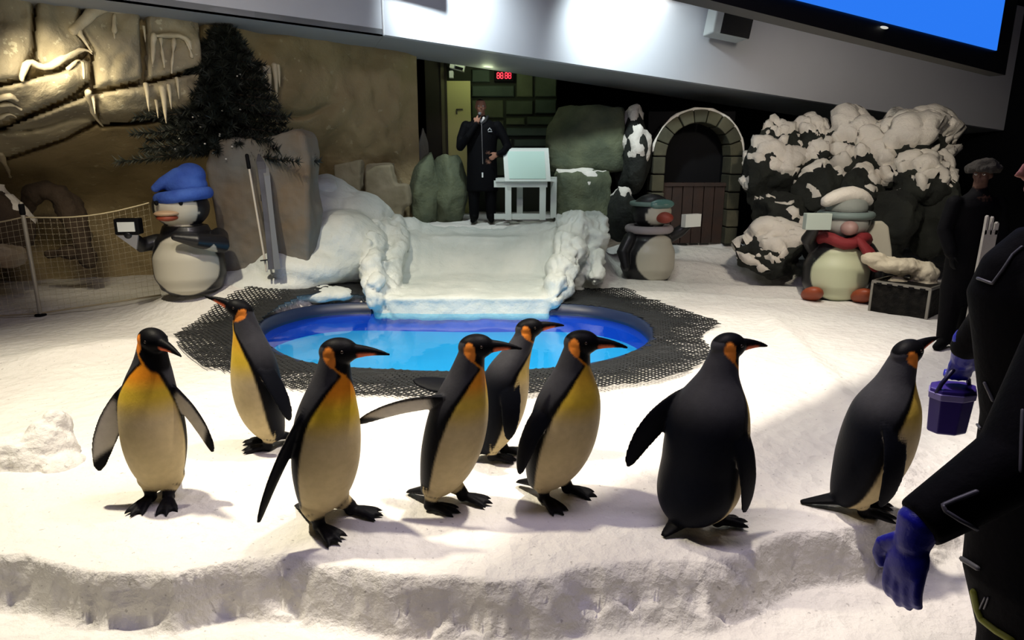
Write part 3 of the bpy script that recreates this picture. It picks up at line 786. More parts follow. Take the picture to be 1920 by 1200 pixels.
# ================================================================== stone arch with a low wooden door
def build_arch():
    Y = 10.25; c0 = at(1309, 293, Y); k = (at(1310, 293, Y)-c0).length
    ro, ri = 84*k, 61*k; zb = at(1309, 458, Y).z
    t = thing('stone_arch', 'round-topped stone block archway with a brown wooden half door', 'arch', (c0.x, Y, zb))
    hz = c0.z-zb
    SM = [mat('arch_stone_%d' % i, c, 0.85, bump=0.5, bscale=12, col2=tuple(v*.7 for v in c), vscale=5) for i, c in enumerate(((0.075, 0.068, 0.036), (0.058, 0.056, 0.032), (0.085, 0.078, 0.045)))]
    def blk(poly, i):
        g = G(); g.prism([(x, -.02*(i % 3), z) for x, z in poly], (0, 0.42, 0))
        mob('arch_block', bake(g.mesh(smooth=False), [('BEVEL', dict(width=0.015, segments=2))]), SM[i % 3], t)
    n = 9
    for i in range(n):
        a0 = math.pi*i/n+.012; a1 = math.pi*(i+1)/n-.012; poly = []
        for s in range(5): a = a0+(a1-a0)*s/4; poly.append((math.cos(a)*ri, hz+math.sin(a)*ri))
        for s in range(5): a = a1+(a0-a1)*s/4; poly.append((math.cos(a)*ro, hz+math.sin(a)*ro))
        blk(poly[::-1], i)
    m = 5
    for s in (-1, 1):
        for i in range(m):
            z0, z1 = hz*i/m+.008, hz*(i+1)/m-.008
            xs = sorted((s*ri, s*ro)); blk([(xs[0], z0), (xs[1], z0), (xs[1], z1), (xs[0], z1)], i+(s > 0))
    g = G(); arc = [(math.cos(math.pi*i/24)*(ro+.012), .03, hz+math.sin(math.pi*i/24)*(ro+.012)) for i in range(1, 24)]
    g.tube(arc, [.022]*len(arc), 8, flat=1.0); me = displace(g.mesh(), .02, 9, 2); tag(mob('snow_rim', me, SNOWCAP, t), 'thin line of snow along the top of the arch')
    wood = mat('door_wood', (0.030, 0.010, 0.004), 0.6, bump=0.3, bscale=30, col2=(0.016, 0.006, 0.003), vscale=6)
    zd = at(1309, 343, Y).z-zb
    d = bpy.data.objects.new('half_door', None); link(d, t); d.location = (0, .16, 0)
    for i in range(6):
        w = 2*ri/6; g = G(); g.box((-ri+w*(i+.5), .02*(i % 2)*.3, zd/2), (w-.012, .05, zd)); mob('plank', g.mesh(smooth=False), wood, d)
    g = G(); g.box((0, -.035, zd-.03), (2*ri, .03, .05)); mob('rail', g.mesh(smooth=False), wood, d)
    g = G(); g.add([(-ro, .5, 0), (ro, .5, 0), (ro, .5, hz+ro), (-ro, .5, hz+ro)], [(0, 1, 2, 3)]); mob('dark_backing', g.mesh(smooth=False), BLACK, t)  # shade of the void behind the arch, put in as a black sheet
build_arch()

# ================================================================== carved ice seat behind the pool, and the banks beside it
def build_seat():
    base = Vector((-0.35, 8.2, 0.0))
    g = G()
    W = lambda x, y, Y: at(x, y, Y)
    # floor wedge with overhanging lip
    lipb = [W(735, 575, 7.42), W(1012, 577, 7.42)]; lipt = [W(722, 556, 7.46), W(1015, 556, 7.46)]
    g.prism([(lipb[0].x, 7.45, -.02), (lipb[1].x, 7.45, -.02), (lipt[1].x+.05, 7.40, .10), (lipt[0].x-.05, 7.40, .10)], (0, .2, 0))
    f = [W(700, 556, 7.42), W(1030, 556, 7.42), W(1040, 515, 8.35), W(690, 520, 8.35)]; f = f[:2]+[f[2]+Vector((0, .5, .06)), f[3]+Vector((0, .5, .06))]
    g.add([p for p in f]+[Vector((p.x, p.y, -.15)) for p in f], [(0,1,2,3), (7,6,5,4), (0,4,5,1), (1,5,6,2), (2,6,7,3), (3,7,4,0)])
    # back: a leaning, slightly hollow wall, made of ribs
    n = 16
    for i in range(n+1):
        t = i/n; x = 700+ (1075-700)*t
        dip = math.sin(math.pi*t)
        yt = interp(t, [(0, 410), (.18, 408), (.30, 424), (.6, 430), (.85, 420), (1, 408)])
        a = W(x, 520, 8.2+.25*dip); b = W(x, yt, 8.62+.28*dip)
        g.tube([a+Vector((0, .25, -.2)), a+Vector((0, .12, .05)), (a+b)/2+Vector((0, .14, 0)), b+Vector((0, .18, -.17))], [.2, .18, .17, .17], 12)
    g.box((-.35, 9.05, .30), (2.5, .7, .72))
    # left arm
    for p0, r in (((700,440,8.45), .20), ((700,470,8.15), .22), ((702,505,7.85), .22), ((704,535,7.62), .20), ((706,560,7.52), .16)):
        g.ell(W(*p0), (r*.85, r*1.3, r*1.05), None, 20, 14)
    g.tube([W(735, 425, 8.7), W(742, 450, 8.5), W(738, 490, 8.15), W(732, 540, 7.7)], [.18, .17, .15, .10], 12)
    # right arm: higher, blocky
    for p0, r in (((1078,430,8.5), .26), ((1110,440,8.6), .26), ((1066,470,8.2), .24), ((1052,505,7.9), .22), ((1046,535,7.65), .19), ((1040,558,7.52), .14)):
        g.ell(W(*p0), (r*.95, r*1.2, r*1.0), None, 20, 14)
    g.box(W(1090, 450, 8.75), (.62, .6, .62)); g.tube([W(1112, 470, 8.4), W(1116, 520, 8.15)], [.13, .12], 10)
    me = fuse(g, 0.026, 7, .5, False)
    off = Vector((1.3, 2.2, 0))
    nr = [Vector(v.normal) for v in me.vertices]
    for v, q in zip(me.vertices, nr):
        arm = max(sstep(-1.15, -1.5, v.co.x), sstep(0.35, 0.6, v.co.x))
        h = 0.03*mn.fractal(v.co*2.5, 1, 2, 4)+arm*(0.05*mn.fractal(v.co*5+off, 1, 2, 4)-0.05*max(0, .15-abs(mn.noise(v.co*4.0)))/.15)
        v.co += q*h
    for v in me.vertices: v.co -= base
    o = mob('ice_seat', me, ICE); o.location = base
    tag(o, 'wide carved ice seat with two lumpy arms overlooking the pool', 'ice sculpture')
build_seat()
def blob(name, label, cat, ells, vox, amp, sc, m, seed=1, sm=6):
    g = G(); 
    for (c, r) in ells: g.ell(c, r, None, 22, 14)
    c0 = Vector((ells[0][0][0], ells[0][0][1], 0)); me = fuse(g, vox, sm, .5, False); displace(me, amp, sc, seed)
    zmin = min(v.co.z for v in me.vertices); c0.z = zmin
    for v in me.vertices: v.co -= c0
    o = mob(name, me, m); o.location = c0; return tag(o, label, cat)
blob('snow_bank', 'tall lumpy snow bank left of the carved ice seat', 'snow', [(at(640,470,8.35), (.62, .6, .50)), (at(590,400,8.7), (.38, .4, .40)), (at(620,380,8.9), (.40, .35, .34)), (at(660,410,8.9), (.48, .4, .36)),
      (at(560,500,8.0), (.75, .55, .30)), (at(500,530,7.8), (.75, .5, .20)), (at(700,420,9.0), (.3, .35, .3))], .03, .05, 2.2, ICE, 2)
blob('snow_block', 'square yellowish snow block on top of the snow bank', 'snow', [(at(606,352,8.75), (.20, .2, .14)), (at(595,365,8.7), (.18, .2, .14))], .02, .03, 4, ICE, 4, 3)
blob('snow_ledge', 'low shadowed snow ledge at the left rim of the pool netting', 'snow', [(at(600,552,7.6), (.42, .22, .10)), (at(545,556,7.5), (.32, .16, .06))], .02, .03, 5, ICE, 6, 3)
blob('snow_boulder', 'grey carved snow boulder at the left edge in the foreground', 'snow', [(at(92,850,3.55), (.14, .16, .20)), (at(50,880,3.48), (.24, .17, .19)), (at(-10,895,3.46), (.26, .2, .22)), (at(30,850,3.5), (.16, .15, .13)), (at(118,885,3.46), (.10, .12, .11)), (at(106,800,3.62), (.075, .1, .12))], .012, .03, 6, SNOW, 8, 4)
# ================================================================== king penguins
FEATHER = mat('feathers', (1, 1, 1), 0.5, vcol=True, var=0.10, vscale=30, bump=0.12, bscale=90, bdist=0.01, spec=0.06)
BP = [(0.040,-.035,.030,.045,.045), (0.065,-.025,.060,.074,.074), (0.11,-.012,.088,.098,.102), (0.19,-.002,.120,.116,.130), (0.30,0,.145,.126,.149),
      (0.42,0,.150,.126,.149), (0.52,0,.138,.117,.139), (0.59,0,.119,.104,.121), (0.65,0,.096,.090,.101), (0.70,0,.077,.079,.082), (0.75,0,.065,.070,.068), (0.80,0,.055,.060,.057)]
def prof(z, k):
    # smooth interpolation of the body table
    P = BP
    if z <= P[0][0]: return P[0][k]
    for i in range(len(P)-1):
        if z <= P[i+1][0]:
            a = P[max(i-1, 0)]; b = P[i]; c = P[i+1]; d = P[min(i+2, len(P)-1)]
            t = (z-b[0])/(c[0]-b[0]); h = c[0]-b[0]
            m0 = (c[k]-a[k])/(c[0]-a[0])*h if c[0] != a[0] else 0; m1 = (d[k]-b[k])/(d[0]-b[0])*h if d[0] != b[0] else 0
            return (2*t**3-3*t*t+1)*b[k]+(t**3-2*t*t+t)*m0+(-2*t**3+3*t*t)*c[k]+(t**3-t*t)*m1
    return P[-1][k]
def mixc(a, b, t): return tuple(a[i]+(b[i]-a[i])*t for i in range(3))
C_BLK = (0.003, 0.003, 0.004); C_BACK = (0.0035, 0.0045, 0.008); C_NAPE = (0.05, 0.05, 0.056); C_CREAM = (0.58, 0.46, 0.25)
C_YEL = (0.62, 0.42, 0.03); C_ORA = (0.78, 0.26, 0.015); C_EAR = (0.85, 0.27, 0.04); C_BILL = (0.85, 0.20, 0.09); C_FOOT = (0.010, 0.010, 0.012); C_WHITE = (0.62, 0.57, 0.48)
EDGE = [(0.04, 100), (0.12, 92), (0.25, 86), (0.40, 80), (0.50, 73), (0.57, 64), (0.62, 53), (0.66, 42), (0.70, 24), (0.72, 10)]
def body_color(z, th, yel, ora=1.0):
    a = abs(math.degrees(th))
    e = interp(z, EDGE)
    back = mixc(C_BACK, C_NAPE, sstep(0.46, 0.66, z)*0.9)
    bl = C_CREAM
    bl = mixc(bl, C_YEL, sstep(0.44, 0.575, z)*yel); bl = mixc(bl, C_ORA, sstep(0.575, 0.675, z)*min(1, yel)*ora)
    c = back
    k = sstep(e+17, e+10, a); c = mixc(c, C_BLK, k)
    c = mixc(c, bl, sstep(e+3, e-3, a))
    return c
def penguin(label, px, py, scale, psi, lean=0.0, side=0.0, head=(0, 0), neck=(0.0, 0.0), flip=None, feet=None, yel=1.0, tail=1.0, hz=0.0, fat=1.0, skirt=1.0, ora=1.0, group='king penguins on the snow'):
    """psi: heading in degrees, 0 = towards image right, -90 = towards the viewer; head = (heading, pitch); offsets in body units, world axes"""
    g = G(); ps = math.radians(psi); cp, sp_ = math.cos(ps), math.sin(ps)
    toL = Matrix.Rotation(-ps, 3, 'Z')
    base = atz(px, py, 0.0); base.z = floor_z(base.x, base.y, False)
    nvec = toL @ Vector((neck[0], neck[1], 0))
    NZ = 130; K = 116
    zt = 0.80+hz
    def centre(z):
        t = sstep(0.52, 0.82, z)
        return Vector((prof(z, 1)+lean*(z-0.06)+nvec.x*t, side*(z-0.06)+nvec.y*t, z+hz*sstep(0.45, 0.8, z)))
    hc = centre(0.80)+Vector((0, 0, 0.012))
    hd = math.radians(head[0])-ps; hp = math.radians(head[1])
    Rh = Matrix.Rotation(hd, 3, 'Z') @ Matrix.Rotation(-hp, 3, 'Y')
    hc = hc+Rh @ Vector((0.016, 0, 0.004))
    def hcol(p, c=C_BLK):
        q = Rh.transposed() @ p
        edge = q.x+0.050-0.85*max(0, -q.z-0.01)
        k = sstep(-0.004, 0.008, edge) if q.z < 0.03 else 1.0
        k *= sstep(-0.150, -0.125, q.z)
        if c is C_BLK: c = C_NAPE
        c = mixc(c, C_BLK, k)
        if abs(q.y) > 0.014:
            if -0.095 < q.z < -0.02: c = mixc(c, C_ORA, sstep(0.007, 0.003, abs(edge))*0.8)
            u = (q.x+0.028)/0.025; v = (q.z+0.012)/0.042
            if v < 0: u = (q.x+0.028+0.012*v)/(0.025*(1+0.35*max(v, -1.5)))
            c = mixc(c, C_EAR, sstep(1.15, 0.88, u*u+v*v))
        return c
    rr = []; cc = []
    for i in range(NZ+1):
        z = 0.040+(0.80-0.040)*i/NZ
        c = centre(z); ft = (1+(fat-1)*sstep(0.72, 0.55, z))*(1+(skirt-1)*sstep(0.32, 0.10, z)); af, ab, b = prof(z, 2)*ft, prof(z, 3)*ft, prof(z, 4)*ft
        r = []
        for j in range(K):
            th = 2*math.pi*j/K; ct, st = math.cos(th), math.sin(th)
            a = af if ct > 0 else ab
            r.append(c+Vector((a*ct, b*st, 0)))
            col = body_color(z, math.atan2(st, ct), yel, ora)
            cc.append(hcol(r[-1]-hc, col) if z > 0.62 else col)
        rr.append(r)
    g.rings(rr, cc)
    # head and bill
    g.ell(hc, (0.080, 0.057, 0.058), Rh, 56, 40, hcol)
    pts = []; rad = []; L = 0.150; M = 22
    rr = []; cc = []
    for i in range(M+1):
        t = i/M
        x = 0.058+L*t; z = -0.004-0.030*t*t+0.006*t
        r = 0.029*(1-t)**0.8*(1-0.25*t)+0.0055
        ring = []
        for j in range(20):
            th = 2*math.pi*j/20
            q = Vector((x, 0.80*r*math.cos(th), z+r*math.sin(th)*0.95)); ring.append(hc+Rh @ q)
            s_ = math.sin(th)
            o = sstep(0.10, 0.16, t)*sstep(0.66, 0.54, t)*sstep(-0.02, -0.16, s_)*sstep(-0.99, -0.9, s_)
            cc.append(mixc(C_BLK, C_BILL, o))
        rr.append(ring)
    g.rings(rr, cc)
    # tail
    if tail:
        tb = centre(0.10)
        rr = []
        for i in range(9):
            t = i/8
            c = tb+Vector((-0.05-0.155*tail*t, 0, -0.030-(0.055)*t))
            w, h = 0.062*(1-t*0.72), 0.030*(1-t*0.72)
            rr.append([c+Vector((0.4*h*math.sin(2*math.pi*j/14), w*math.cos(2*math.pi*j/14), h*math.sin(2*math.pi*j/14))) for j in range(14)])
        g.rings(rr, C_BLK)
    # flippers: (side, tip offset, bend offset, outward normal) in world axes, body units
    for fs, tip, bend, nrm, cam_ in flip or []:
        sgn = 1 if fs == 'L' else -1
        z = 0.575; c = centre(z); root = c+Vector((-0.008, sgn*(prof(z, 4)*(1+(fat-1)*0.8)-0.045), 0))
        tp = root+toL @ Vector(tip); bd = (root+tp)/2+toL @ Vector(bend); nn = (toL @ Vector(nrm)).normalized()
        rr = []; cc = []; M = 40; K2 = 28
        for i in range(M+1):
            t = i/M
            p = root*(1-t)**2+bd*2*t*(1-t)+tp*t*t
            tg = ((bd-root)*(1-t)+(tp-bd)*t).normalized()
            n_ = (nn-tg*nn.dot(tg)).normalized(); ch = tg.cross(n_)
            w = interp(t, [(0, .045), (.15, .054), (.4, .058), (.65, .052), (.85, .038), (.95, .024), (1, .008)]); h = interp(t, [(0, .026), (.2, .016), (.6, .011), (1, .007)])
            ring = []
            for j in range(K2):
                th = 2*math.pi*j/K2
                ring.append(p+ch*w*math.cos(th)+n_*h*math.sin(th))
                outer = math.sin(th) > -0.12
                k = abs(math.cos(th))
                if outer: col = mixc(C_BACK, C_BLK, 0.35)
                else:
                    col = mixc(C_WHITE, C_BLK, max(sstep(0.80, 0.92, k), sstep(0.74, 0.84, t+0.10*math.cos(th)), 1-sstep(0.14, 0.22, t)))
                cc.append(col)
            rr.append(ring)
        g.rings(rr, cc)
    # legs and webbed feet: (side, offset, heading)
    for fs, off, fpsi in feet or []:
        sgn = 1 if fs == 'L' else -1
        fp = toL @ Vector((off[0], off[1], 0)); fh = math.radians(fpsi)-ps
        hip = centre(0.12)+Vector((-0.01, sgn*0.052, 0)); ank = Vector((fp.x, fp.y, 0.036))
        mid = (hip+ank)/2
        g.tube([hip, mid, ank+Vector((0, 0, .012))], [0.056, 0.044, 0.027], 14, c=[C_CREAM if False else C_FOOT]*(14*9))
        # feathered thigh
        g.ell(hip*0.75+ank*0.25+Vector((0, 0, 0.02)), (0.062, 0.058, 0.062), None, 20, 14, lambda p: C_CREAM if p.x > -0.02 else C_BACK)
        F = Vector((math.cos(fh), math.sin(fh), 0)); S_ = Vector((-F.y, F.x, 0))
        g.ell(ank+Vector((0, 0, -0.008)), (0.030, 0.030, 0.028), None, 14, 10, C_FOOT)
        tips = []
        for a, l in ((-19, .118), (0, .132), (19, .118)):
            d = (F*math.cos(math.radians(a))+S_*math.sin(math.radians(a)))
            b0 = ank+Vector((0, 0, -0.008))
            g.tube([b0, b0+d*l*0.5+Vector((0, 0, -.004)), b0+d*l*0.85+Vector((0, 0, -.012)), b0+d*l+Vector((0, 0, -.016)), b0+d*(l+.022)+Vector((0, 0, -.024))], [.019, .016, .014, .011, .004], 10, c=C_FOOT)
            tips.append(b0+d*l*0.97)
        b0 = ank
        top = [b0+Vector((0, 0, -.002)), tips[0]+Vector((0, 0, -.008)), tips[1]+Vector((0, 0, -.008)), tips[2]+Vector((0, 0, -.008))]
        g.prism([Vector((q.x, q.y, 0.006)) for q in top], (0, 0, 0.016), C_FOOT)
    me = fuse(g, 0.0062, 3, 0.5)
    o = mob('king_penguin', me, FEATHER); o.location = base; o.rotation_euler = (0, 0, ps); o.scale = (scale,)*3
    tag(o, label, 'penguin', group)
    # eyes
    for s_ in (1, -1):
        ge = G(); ge.ell(hc+Rh @ Vector((0.026, s_*0.0525, 0.010)), (0.007, 0.0045, 0.007), Rh, 10, 8)
        mob('eye', ge.mesh(), mat('penguin_eye', (0.02, 0.012, 0.008), 0.12), o)
    return o

D = (0, 0, 0)
# 1: facing the viewer, flippers held out, head turned to the right
penguin('king penguin facing forward at the far left with both flippers held out', 306, 935, 1.03, -82, lean=0.0, side=0.0, head=(-30, -6), neck=(0.045, 0), fat=0.95,
        flip=[('R', (-0.185, -0.05, -0.40), (-0.05, -0.02, 0.03), (-0.45, 0.9, 0.2), 0), ('L', (0.21, -0.05, -0.31), (0.06, -0.03, 0.04), (0.45, 0.9, 0.2), 0)],
        feet=[('R', (-0.042, -0.03), -98), ('L', (0.045, -0.03), -68)], yel=0.95)
# 2: behind, facing left, bill raised
penguin('king penguin facing left behind the others with its bill raised', 502, 838, 0.99, -150, lean=0.045, head=(-178, 30), neck=(-0.035, 0.0), hz=0.03,
        flip=[('L', (0.17, -0.05, -0.36), (0.05, -0.03, 0.0), (0.85, -0.5, 0.25), 0), ('R', (0.06, 0.08, -0.36), D, (0.3, 0.95, 0), 0)],
        feet=[('R', (-0.02, 0.045), 178), ('L', (0.02, -0.05), -175)], yel=0.95, ora=0.35)
# 3: nearest, profile bill to the right, flipper trailing
penguin('nearest king penguin, bill in profile and one thin flipper trailing back', 610, 985, 1.055, -38, lean=0.14, head=(2, 3), neck=(0.03, 0.0), fat=0.98,
        flip=[('R', (-0.20, -0.14, -0.43), (-0.03, 0.0, 0.02), (0.9, 0.05, 0.42), 0), ('L', (0.0, 0.12, -0.34), D, (0.5, 0.8, 0), 0)],
        feet=[('R', (-0.005, -0.07), -38), ('L', (0.10, 0.07), -8)], yel=1.0)
# 4: flipper stretched out to the left
penguin('king penguin in the middle stretching a pale flipper out to the left', 830, 945, 1.03, -28, lean=0.215, head=(2, 4), neck=(0.02, 0.0), fat=1.02,
        flip=[('R', (-0.42, 0.02, -0.115), (-0.02, 0.0, 0.05), (-0.1, 0.80, 0.66), 0), ('L', (-0.27, 0.10, 0.015), D, (-0.2, -0.3, 0.9), 0)],
        feet=[('R', (-0.055, -0.06), -12), ('L', (0.095, 0.03), -14)], yel=0.85)
# 5: behind, stooping
penguin('stooping king penguin partly hidden behind the two middle ones', 926, 858, 0.97, 8, lean=0.15, head=(10, 10), neck=(0.08, 0.0), hz=-0.03,
        flip=[('R', (0.00, -0.09, -0.38), (0.03, -0.08, 0), (0.1, -1, 0.1), 0), ('L', (0.0, 0.05, -0.36), D, (0, 1, 0), 0)],
        feet=[('R', (-0.01, -0.045), 0), ('L', (0.06, 0.05), 0)], yel=0.6, ora=0.2)
# 6: plump chest towards the viewer
penguin('king penguin right of the middle with a broad yellow chest and folded flipper', 1032, 932, 1.035, -40, lean=0.18, head=(-10, 4), neck=(0.005, 0.0), fat=1.15,
        flip=[('R', (-0.16, -0.03, -0.37), (-0.055, -0.05, 0.02), (-0.75, -0.65, 0.1), 0), ('L', (0.03, 0.05, -0.36), D, (0.6, 0.7, 0), 0)],
        feet=[('R', (-0.035, -0.055), -55), ('L', (0.085, 0.04), -18)], yel=0.95, ora=0.2)
# 7: back to the viewer
penguin('king penguin seen from behind with one dark flipper swung out left', 1300, 985, 1.06, 34, lean=0.10, head=(20, 2), neck=(0.03, 0.0), fat=1.22, skirt=1.25,
        flip=[('L', (-0.27, -0.03, -0.33), (-0.06, 0.0, 0.05), (0.1, -1, 0.1), 0), ('R', (0.07, -0.08, -0.43), (0.06, -0.07, 0.0), (0.55, -0.85, 0.05), 0)],
        feet=[('R', (0.10, -0.01), 12), ('L', (0.0, 0.10), 20)], yel=0.7, tail=0.85)
# 8: far right, leaning towards the bucket
penguin('king penguin on the right leaning towards the keeper and the bucket', 1602, 960, 1.01, -17, lean=0.125, head=(22, 22), neck=(0.025, 0.0), hz=-0.01, fat=1.16,
        flip=[('R', (-0.04, -0.11, -0.42), (0.03, -0.11, 0.0), (0.15, -1, 0.05), 0), ('L', (0.0, 0.06, -0.36), D, (0, 1, 0), 0)],
        feet=[('R', (0.02, -0.045), -12), ('L', (0.06, 0.05), -2)], yel=0.8, ora=0.15, tail=1.2)
# ================================================================== people
SKINMAT = mat('person_surface', (1, 1, 1), 0.75, vcol=True, bump=0.25, bscale=40, bdist=0.012, spec=0.08)
SK = (0.30, 0.15, 0.10); CLOTH = (0.0022, 0.0022, 0.003); SHOE = (0.002, 0.002, 0.002); HAIRC = (0.010, 0.008, 0.007)
def hand(g, wrist, d, n, size=0.18, curl=0.5, c=SK, thumb=1, spread=0.12, rr=1.0):
    """palm and five bent fingers; d = pointing direction, n = palm normal (fingers curl towards n), thumb = side sign"""
    d = Vector(d).normalized(); n = Vector(n); n = (n-d*n.dot(d)).normalized(); s = d.cross(n)*thumb; k = size/0.18
    w = Vector(wrist); M = Matrix((d, s, n)).transposed()
    g.ell(w+d*.045*k, (.052*k, .042*k, .017*k*rr), M, 16, 10, c)
    for i, (o, L) in enumerate(((.030, .072), (.010, .082), (-.010, .076), (-.029, .060))):
        b = w+d*.078*k+s*o*k; a = 0.0; p = b; pts = [b-d*.02*k, b]
        dd = (d+s*o*spread*20*.3).normalized()
        for seg, fr in enumerate((.45, .32, .23)):
            a += curl*(0.55+0.2*seg); v = (dd*math.cos(a)+n*math.sin(a)); p = p+v*L*fr*k; pts.append(p)
        g.tube(pts, [.0095*k*rr, .0098*k*rr, .0092*k*rr, .0085*k*rr, .0070*k*rr], 10, c=c)
    b = w+d*.018*k+s*.030*k; p1 = b+(d*.6+s*.75).normalized()*.036*k; p2 = p1+(d*.9+s*.25+n*.45*curl*2).normalized()*.030*k; p3 = p2+(d*.9-s*.15+n*.6*curl*2).normalized()*.024*k
    g.tube([b-s*.012*k, b, p1, p2, p3], [.014*k, .0135*k*rr, .0115*k*rr, .0105*k*rr, .008*k*rr], 10, c=c)
def head_geo(g, c, R, k=1.0, skin=SK, hair=HAIRC, hairy=True):
    """c = head centre, R = rotation with +X forward; k = 1 for a head 0.23 m tall"""
    def hc(p):
        q = R.transposed() @ p
        return hair if hairy and (q.z > 0.055*k+0.35*q.x*0 and q.x < 0.075*k or (q.x < -0.02*k and q.z > -0.03*k)) else skin
    P = lambda x, y, z: Vector(c)+R @ Vector((x*k, y*k, z*k))
    g.ell(P(-.008, 0, .03), (.098*k, .076*k, .090*k), R, 28, 20, hc)
    g.ell(P(.018, 0, -.040), (.070*k, .058*k, .078*k), R, 24, 16, skin)
    g.ell(P(.060, 0, -.092), (.026*k, .030*k, .022*k), R, 12, 8, skin)              # chin
    g.tube([P(.088, 0, .028), P(.104, 0, .0), P(.112, 0, -.016), P(.092, 0, -.026)], [.010*k, .012*k, .015*k, .009*k], 10, c=skin)   # nose
    for s in (1, -1):
        g.ell(P(.078, s*.033, .028), (.014*k, .022*k, .007*k), R, 10, 8, skin)      # brow
        g.ell(P(-.006, s*.078, -.004), (.018*k, .009*k, .032*k), R, 12, 8, skin)    # ear
        g.ell(P(.062, s*.038, -.022), (.022*k, .022*k, .020*k), R, 10, 8, skin)     # cheek
    lip = tuple(v*.7 for v in skin)
    g.tube([P(.083, .026, -.056), P(.094, 0, -.054), P(.083, -.026, -.056)], .0075*k, 8, c=lip)
def face_parts(parent, c, R, k=1.0, iris=(0.03, 0.02, 0.015)):
    P = lambda x, y, z: Vector(c)+R @ Vector((x*k, y*k, z*k))
    for s in (1, -1):
        g = G(); g.ell(P(.080, s*.032, .012), (.010*k, .014*k, .009*k), R, 12, 8); e = mob('eye', g.mesh(), mat('eye_white', (.55, .52, .48), .2), parent)
        g = G(); g.ell(P(.089, s*.032, .012), (.004*k, .006*k, .006*k), R, 10, 6); mob('iris', g.mesh(), mat('iris_dark', iris, .2), e)
def yawm(deg): return Matrix.Rotation(math.radians(deg), 3, 'Z')

# ---- the man speaking on the platform
def build_speaker():
    b = at(905, 418, 9.55); b.z = 0.76
    t = thing('person', 'person in a long black coat speaking beside the white lectern', 'person', b)
    H = (at(905, 185, 9.55).z-b.z); k = H/1.78
    V3 = lambda x, y, z: Vector((x*k*(1.16 if z < 1.5 else 1), y*k, z*k))
    g = G()
    # torso and coat down to the knees, as rings
    rr = []
    for z, w, d, cx in ((.46, .205, .15, 0), (.60, .20, .15, 0), (.80, .195, .145, 0), (.95, .19, .14, 0), (1.10, .19, .135, 0), (1.25, .205, .135, 0), (1.38, .215, .125, 0), (1.45, .17, .10, 0), (1.50, .09, .075, 0), (1.53, .065, .065, 0)):
        rr.append([V3(cx+w*math.cos(2*math.pi*j/28), d*math.sin(2*math.pi*j/28), z) for j in range(28)])
    g.rings(rr, CLOTH)
    for s in (-1, 1):
        g.tube([V3(s*.10, 0, .60), V3(s*.11, 0, .42), V3(s*.11, 0.01, .12), V3(s*.11, 0.0, .08)], [.10*k, .09*k, .075*k, .07*k], 14, c=CLOTH)
        g.tube([V3(s*.11, .03, .045), V3(s*.115, -.08, .045), V3(s*.12, -.17, .035)], [.045*k, .048*k, .04*k], 12, c=SHOE)
    # right arm raised to the mouth (image left)
    g.tube([V3(-.20, 0, 1.40), V3(-.26, -.02, 1.22), V3(-.27, -.08, 1.10)], [.075*k, .068*k, .062*k], 14, c=CLOTH)
    g.tube([V3(-.27, -.08, 1.10), V3(-.16, -.19, 1.25), V3(-.06, -.20, 1.42)], [.062*k, .052*k, .040*k], 14, c=CLOTH)
    hand(g, V3(-.055, -.205, 1.43), (0.35, 0.1, 1), (0.2, 1, 0.1), .17*k, .9, SK, 1)
    # left arm bent, hand at the pocket (image right)
    g.tube([V3(.20, 0, 1.40), V3(.29, -.02, 1.22), V3(.33, -.03, 1.10)], [.075*k, .068*k, .062*k], 14, c=CLOTH)
    g.tube([V3(.33, -.03, 1.10), V3(.27, -.15, 1.02), V3(.21, -.19, 1.0)], [.062*k, .05*k, .040*k], 14, c=CLOTH)
    hand(g, V3(.20, -.195, 1.0), (-0.75, -0.25, -0.55), (0, 1, 0.1), .17*k, .5, SK, -1)
    R = yawm(-84) @ Matrix.Rotation(0.06, 3, 'Y'); hc = V3(-.01, -.02, 1.665)
    g.tube([V3(0, .0, 1.46), V3(-.005, -.005, 1.60)], [.062*k, .056*k], 14, c=SK)
    head_geo(g, hc, R, k*0.98, hairy=True)
    mob('body', fuse(g, 0.011, 3, .5), SKINMAT, t)
    face_parts(t, hc, R, k*0.98)
    g = G(); g.tube([V3(-.085, -.03, 1.50), V3(-.05, -.095, 1.46), V3(0, -.118, 1.42), V3(.05, -.095, 1.46), V3(.09, -.03, 1.53)], .022*k, 10); mob('collar', g.mesh(), mat('black_cloth', (.006, .006, .007), .8), t)
    g = G(); g.tube([V3(-.03, -.11, 1.50), V3(0, -.128, 1.45), V3(.035, -.11, 1.50)], .022*k, 10); mob('scarf', g.mesh(), mat('white_cloth', (.55, .52, .5), .8), t)
    g = G(); g.tube([V3(.005, -.142, 1.42), V3(.01, -.142, 1.1), V3(.015, -.152, .86)], .006*k, 6); mob('zip', g.mesh(), STEEL, t)
    g = G(); g.box(V3(.01, -.158, .70), (.022*k, .01, .07*k)); mob('zip_pull', g.mesh(smooth=False), mat('pale_tag', (.6, .6, .58), .5), t)
    g = G(); g.tube([V3(.085, -.135, 1.335), V3(.105, -.13, 1.365), V3(.125, -.125, 1.335)], .008*k, 6); g.box(V3(.11, -.132, 1.315), (.06*k, .006, .008)); e = mob('chest_emblem', g.mesh(smooth=False), mat('emblem_grey', (.4, .4, .4), .6), t); tag(e, kind='stuff')
    m = thing('microphone', 'black hand microphone held to the mouth by the person in the long coat', 'microphone', b+V3(-.03, -.215, 1.47))
    g = G(); g.tube([V3(-.02, 0, -.08), V3(.01, .03, .07)], [.012*k, .017*k], 10); mob('grip', g.mesh(), BLACK, m)
    g = G(); g.ell(V3(.015, .035, .09), (.024*k, .024*k, .026*k)); mob('mesh_head', g.mesh(), mat('mic_mesh', (.12, .12, .12), .5, bump=.5, bscale=200), m)
build_speaker()

